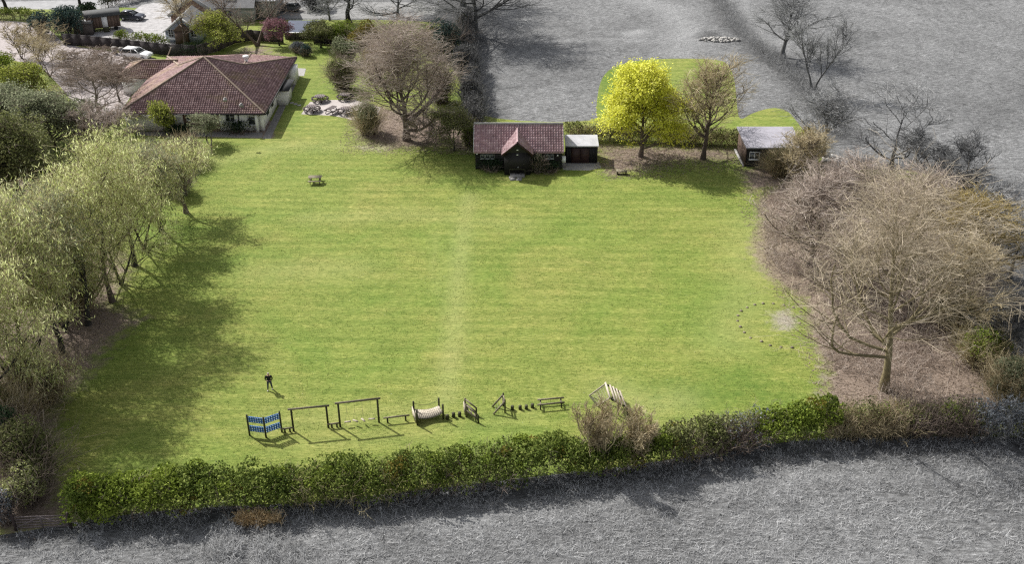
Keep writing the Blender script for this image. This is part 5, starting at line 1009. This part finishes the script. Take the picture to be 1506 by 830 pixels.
# two rail bench
q2 = [at(700+x/5.379, 540+y/5.379) for x, y in ((500,340), (685,322), (500,300), (680,285))]
tr_ = thing('parallel_bars', 'two low parallel wooden bars on short legs', 'balance bars', (q2[0]+q2[1])/2)
for a, b, h in ((0, 1, .5), (2, 3, .5)):
    u = q2[b]-q2[a]; u = u/np.linalg.norm(u); part('bar', [cyl(q2[a]-u*.15+(0,0,h), q2[b]+u*.15+(0,0,h), .075, 8)], WOOD, tr_)
    for p in (q2[a]+u*.1, q2[b]-u*.1): part('leg', [cyl(p, p+(0,0,h-.05), .06, 8)], WOODD, tr_)
part('tie', [beam(q2[0]+(.1,0,.36), q2[2]+(.1,0,.36), .1, .08), beam(q2[1]+(-.1,0,.36), q2[3]+(-.1,0,.36), .1, .08)], WOOD, tr_)
# slanted log climber
def zc(x, y, h): return at(850+x/11.86, 550+y/11.86, h)
lc = thing('log_climber', 'triangular log climber with a rope net and five pale slanting logs', 'climbing frame', zc(520,480,0))
Lf, Ln = zc(200,385,.05), zc(345,565,.05); Tf, Tn = zc(480,180,1.7), zc(560,425,1.7)
part('frame_pole', [cyl(Lf, Tf, .07, 8)], WOODL, lc); part('frame_pole', [cyl(Ln, Tn, .07, 8)], WOODL, lc)
dx = np.array((2.0, 0, 0)); Rf, Rn = zc(740,330,.75)+(0,0,0), zc(850,590,.75); Rf[2] = Rn[2] = .75
Rf = Tf+(Rf-Tf); 
for i, f in enumerate((0,.3,.5,.72,.95)): part('slanting_log', [cyl(Tf+(Rf-Tf)*f+(0,.06,.08), Tn+(Rn-Tn)*f+(0,-.12,.08), .085, 8)], WOODL, lc)
for T_, R2_ in ((Tf, Rf), (Tn, Rn)):
    part('side_beam', [cyl(T_, R2_, .08, 8)], WOODD, lc); g = R2_.copy(); g[2] = 0; g[0] += .15; part('post', [cyl(g, R2_, .08, 8)], WOODD, lc); g2 = T_+(R2_-T_)*.5; g3 = g2.copy(); g3[2] = 0; part('post', [cyl(g3, g2, .07, 8)], WOODD, lc)
net = [tube(np.array([Lf+(Tf-Lf)*f, Ln+(Tn-Ln)*f]), np.full(2, .013), 4) for f in np.linspace(.1, .95, 7)]+[tube(np.array([Lf+(Ln-Lf)*f, Tf+(Tn-Tf)*f]), np.full(2, .013), 4) for f in np.linspace(.12, .9, 6)]
part('rope_net', net, ROPE, lc); part('foot_pole', [cyl(Lf, Ln, .06, 8)], WOODD, lc)

# ------------------------------------------------------------------ gate at the bottom left
g0_, g1_ = at(24, 781), at(105, 778); gt = thing('field_gate', 'dark five bar wooden field gate in the shade at the bottom left', 'gate', (g0_+g1_)/2)
for z in (.25,.48,.72,.95,1.2): part('bar', [beam(g0_+(0,0,z), g1_+(0,0,z), .04, .09)], PICN, gt)
for p in (g0_, g1_): part('gate_post', [box((p[0],p[1],.72), (.16,.16,1.45))], PICD, gt)
part('brace', [beam(g0_+(0,-.04,.25), (g0_+g1_)/2+(0,-.04,1.2), .04, .08), beam((g0_+g1_)/2+(0,-.04,.2), (g0_+g1_)/2+(0,-.04,1.22), .04, .08), beam(g1_+(0,-.04,.25), (g0_+g1_)/2+(0,-.04,1.2), .04, .08)], PICN, gt)
# rubble heap, pond edge stones
RG = np.random.default_rng(15)
def heap(name, label, cat, px, py, n, w, d, h, s):
    ch = []
    c = at(px, py)
    for i in range(n):
        a, r = RG.random()*6.28, RG.random()**.6; q_ = c+np.array((math.cos(a)*r*w, math.sin(a)*r*d, h*(1-r)*.8+.05)); b_ = box((0,0,0), s*(.5+RG.random(3))); V = b_[0]+RG.normal(size=(8,3))*s*.18; an = RG.random()*3; V = np.stack([V[:,0]*math.cos(an)-V[:,1]*math.sin(an), V[:,0]*math.sin(an)+V[:,1]*math.cos(an), V[:,2]], 1)+q_; ch.append((V, b_[1], b_[2]))
    return solo(name, ch, RUBB, label, cat, kind='stuff')
heap('rubble_heap', 'white rubble heap dumped in the far grey field', 'rubble', 1058, 59, 130, 3.4, 1.1, .35, .3)
heap('stone_bank', 'pale stones along the pond edge behind the spinney', 'stones', 1232, 248, 240, 1.6, 3.6, .15, .28)
q = np.array([at(1385+60*a+ (b*25), 440+a*95+b*20)[:2] for a, b in RG.random((500, 2))]); ch = []
for p_ in q: b_ = box((p_[0],p_[1],.08), .22*(.5+RG.random(3)), RG.random()*3); ch.append(b_)
solo('scattered_stones', ch, RUBB, 'pale stones and litter along the right edge of the spinney', 'stones', kind='stuff')

# ------------------------------------------------------------------ the person with a controller, seen from behind
def skinned(name, verts, edges, radii, mat, parent, root=0):
    me = bpy.data.meshes.new(name); me.from_pydata([tuple(v) for v in verts], edges, []); me.materials.append(mat); o = bpy.data.objects.new(name, me); C.objects.link(o); o.parent = parent
    m = o.modifiers.new('skin', 'SKIN'); m.use_smooth_shade = True
    sv = me.skin_vertices[0].data if me.skin_vertices else None
    if sv is None:
        bpy.context.view_layer.objects.active = o; o.select_set(True); bpy.ops.mesh.customdata_skin_add(); o.select_set(False); sv = me.skin_vertices[0].data
    for i, r in enumerate(radii): sv[i].radius = (r, r) if np.isscalar(r) else r
    sv[root].use_root = True; s = o.modifiers.new('sub', 'SUBSURF'); s.levels = 1; s.render_levels = 2; return o
pp = at(397.5, 574); pr = thing('person', 'person in a black jacket and blue jeans standing on the field holding something in front', 'person', pp); pr.rotation_euler = (0, 0, math.pi+.1)
V_ = [(0,0,.95), (0,0,1.15), (0,0,1.38), (0,.01,1.48), (0,.03,1.58), (0,.03,1.68)]; E_ = [(0,1),(1,2),(2,3),(3,4),(4,5)]; R_ = [(.15,.11), (.14,.10), (.15,.10), .055, .09, .085]
def add(v, r, p): V_.append(v); R_.append(r); E_.append((p, len(V_)-1)); return len(V_)-1
for s in (-1, 1):
    a = add((s*.1,0,.88), .085, 0); a = add((s*.14,(.02 if s > 0 else -.03),.48), .058, a); a = add((s*.17,(.1 if s > 0 else -.12),.08), .04, a); add((s*.18,(.22 if s > 0 else 0),.035), .035, a)
    a = add((s*.19,0,1.40), .055, 2); a = add((s*.28,.0,1.13), .042, a); a = add((s*.15,.20,1.06), .032, a); a = add((s*.09,.26,1.08), (.035,.016), a)
    for k in range(5):
        f = add((s*(.10-.012*k)+s*.02, .28+.008*(k % 2), 1.12-.018*k), .010, a); add((s*(.05-.008*k), .315, 1.125-.02*k), .008, f)
skinned('body', V_, E_, R_, SKIN, pr)
Vj = [(0,0,.92), (0,0,1.15), (0,0,1.36), (0,.0,1.45)]; Ej = [(0,1),(1,2),(2,3)]; Rj = [(.18,.14), (.175,.135), (.19,.135), .08]
Vt = [(0,0,.97)]; Et = []; Rt_ = [(.165,.12)]
for s in (-1, 1):
    n = len(Vj); Vj += [(s*.21,0,1.40), (s*.29,.0,1.13), (s*.16,.19,1.06)]; Ej += [(2, n), (n, n+1), (n+1, n+2)]; Rj += [.075, .06, .048]
    n = len(Vt); Vt += [(s*.105,0,.88), (s*.14,(.02 if s > 0 else -.03),.48), (s*.17,(.1 if s > 0 else -.12),.12)]; Et += [(0, n), (n, n+1), (n+1, n+2)]; Rt_ += [.1, .075, .06]
    skinned('shoe', [(s*.17,(.07 if s > 0 else -.15),.05), (s*.18,(.26 if s > 0 else .04),.04)], [(0, 1)], [.05, .045], SHOE, pr)
skinned('jacket', Vj, Ej, Rj, JACK, pr); skinned('trousers', Vt, Et, Rt_, JEANS, pr); skinned('hair', [(0,.0,1.66), (0,.02,1.71)], [(0, 1)], [.098, .085], HAIR, pr)
def facepart(nm, ch, m): o = bpy.data.objects.new(nm, mesh(nm, ch, m)); C.objects.link(o); o.parent = pr
facepart('eye', [box((a*.035,.112,1.64), (.022,.012,.014)) for a in (-1, 1)], BLK); facepart('nose', [box((0,.125,1.61), (.022,.03,.04))], SKIN)
facepart('ear', [box((a*.09,.03,1.62), (.02,.04,.06)) for a in (-1, 1)], SKIN); facepart('mouth', [box((0,.117,1.57), (.045,.01,.012))], DOORB)
facepart('controller', [box((0,.31,1.10), (.2,.1,.03))], BLK)
print('objects', len(bpy.data.objects), 'polys', sum(len(m.polygons) for m in bpy.data.meshes))
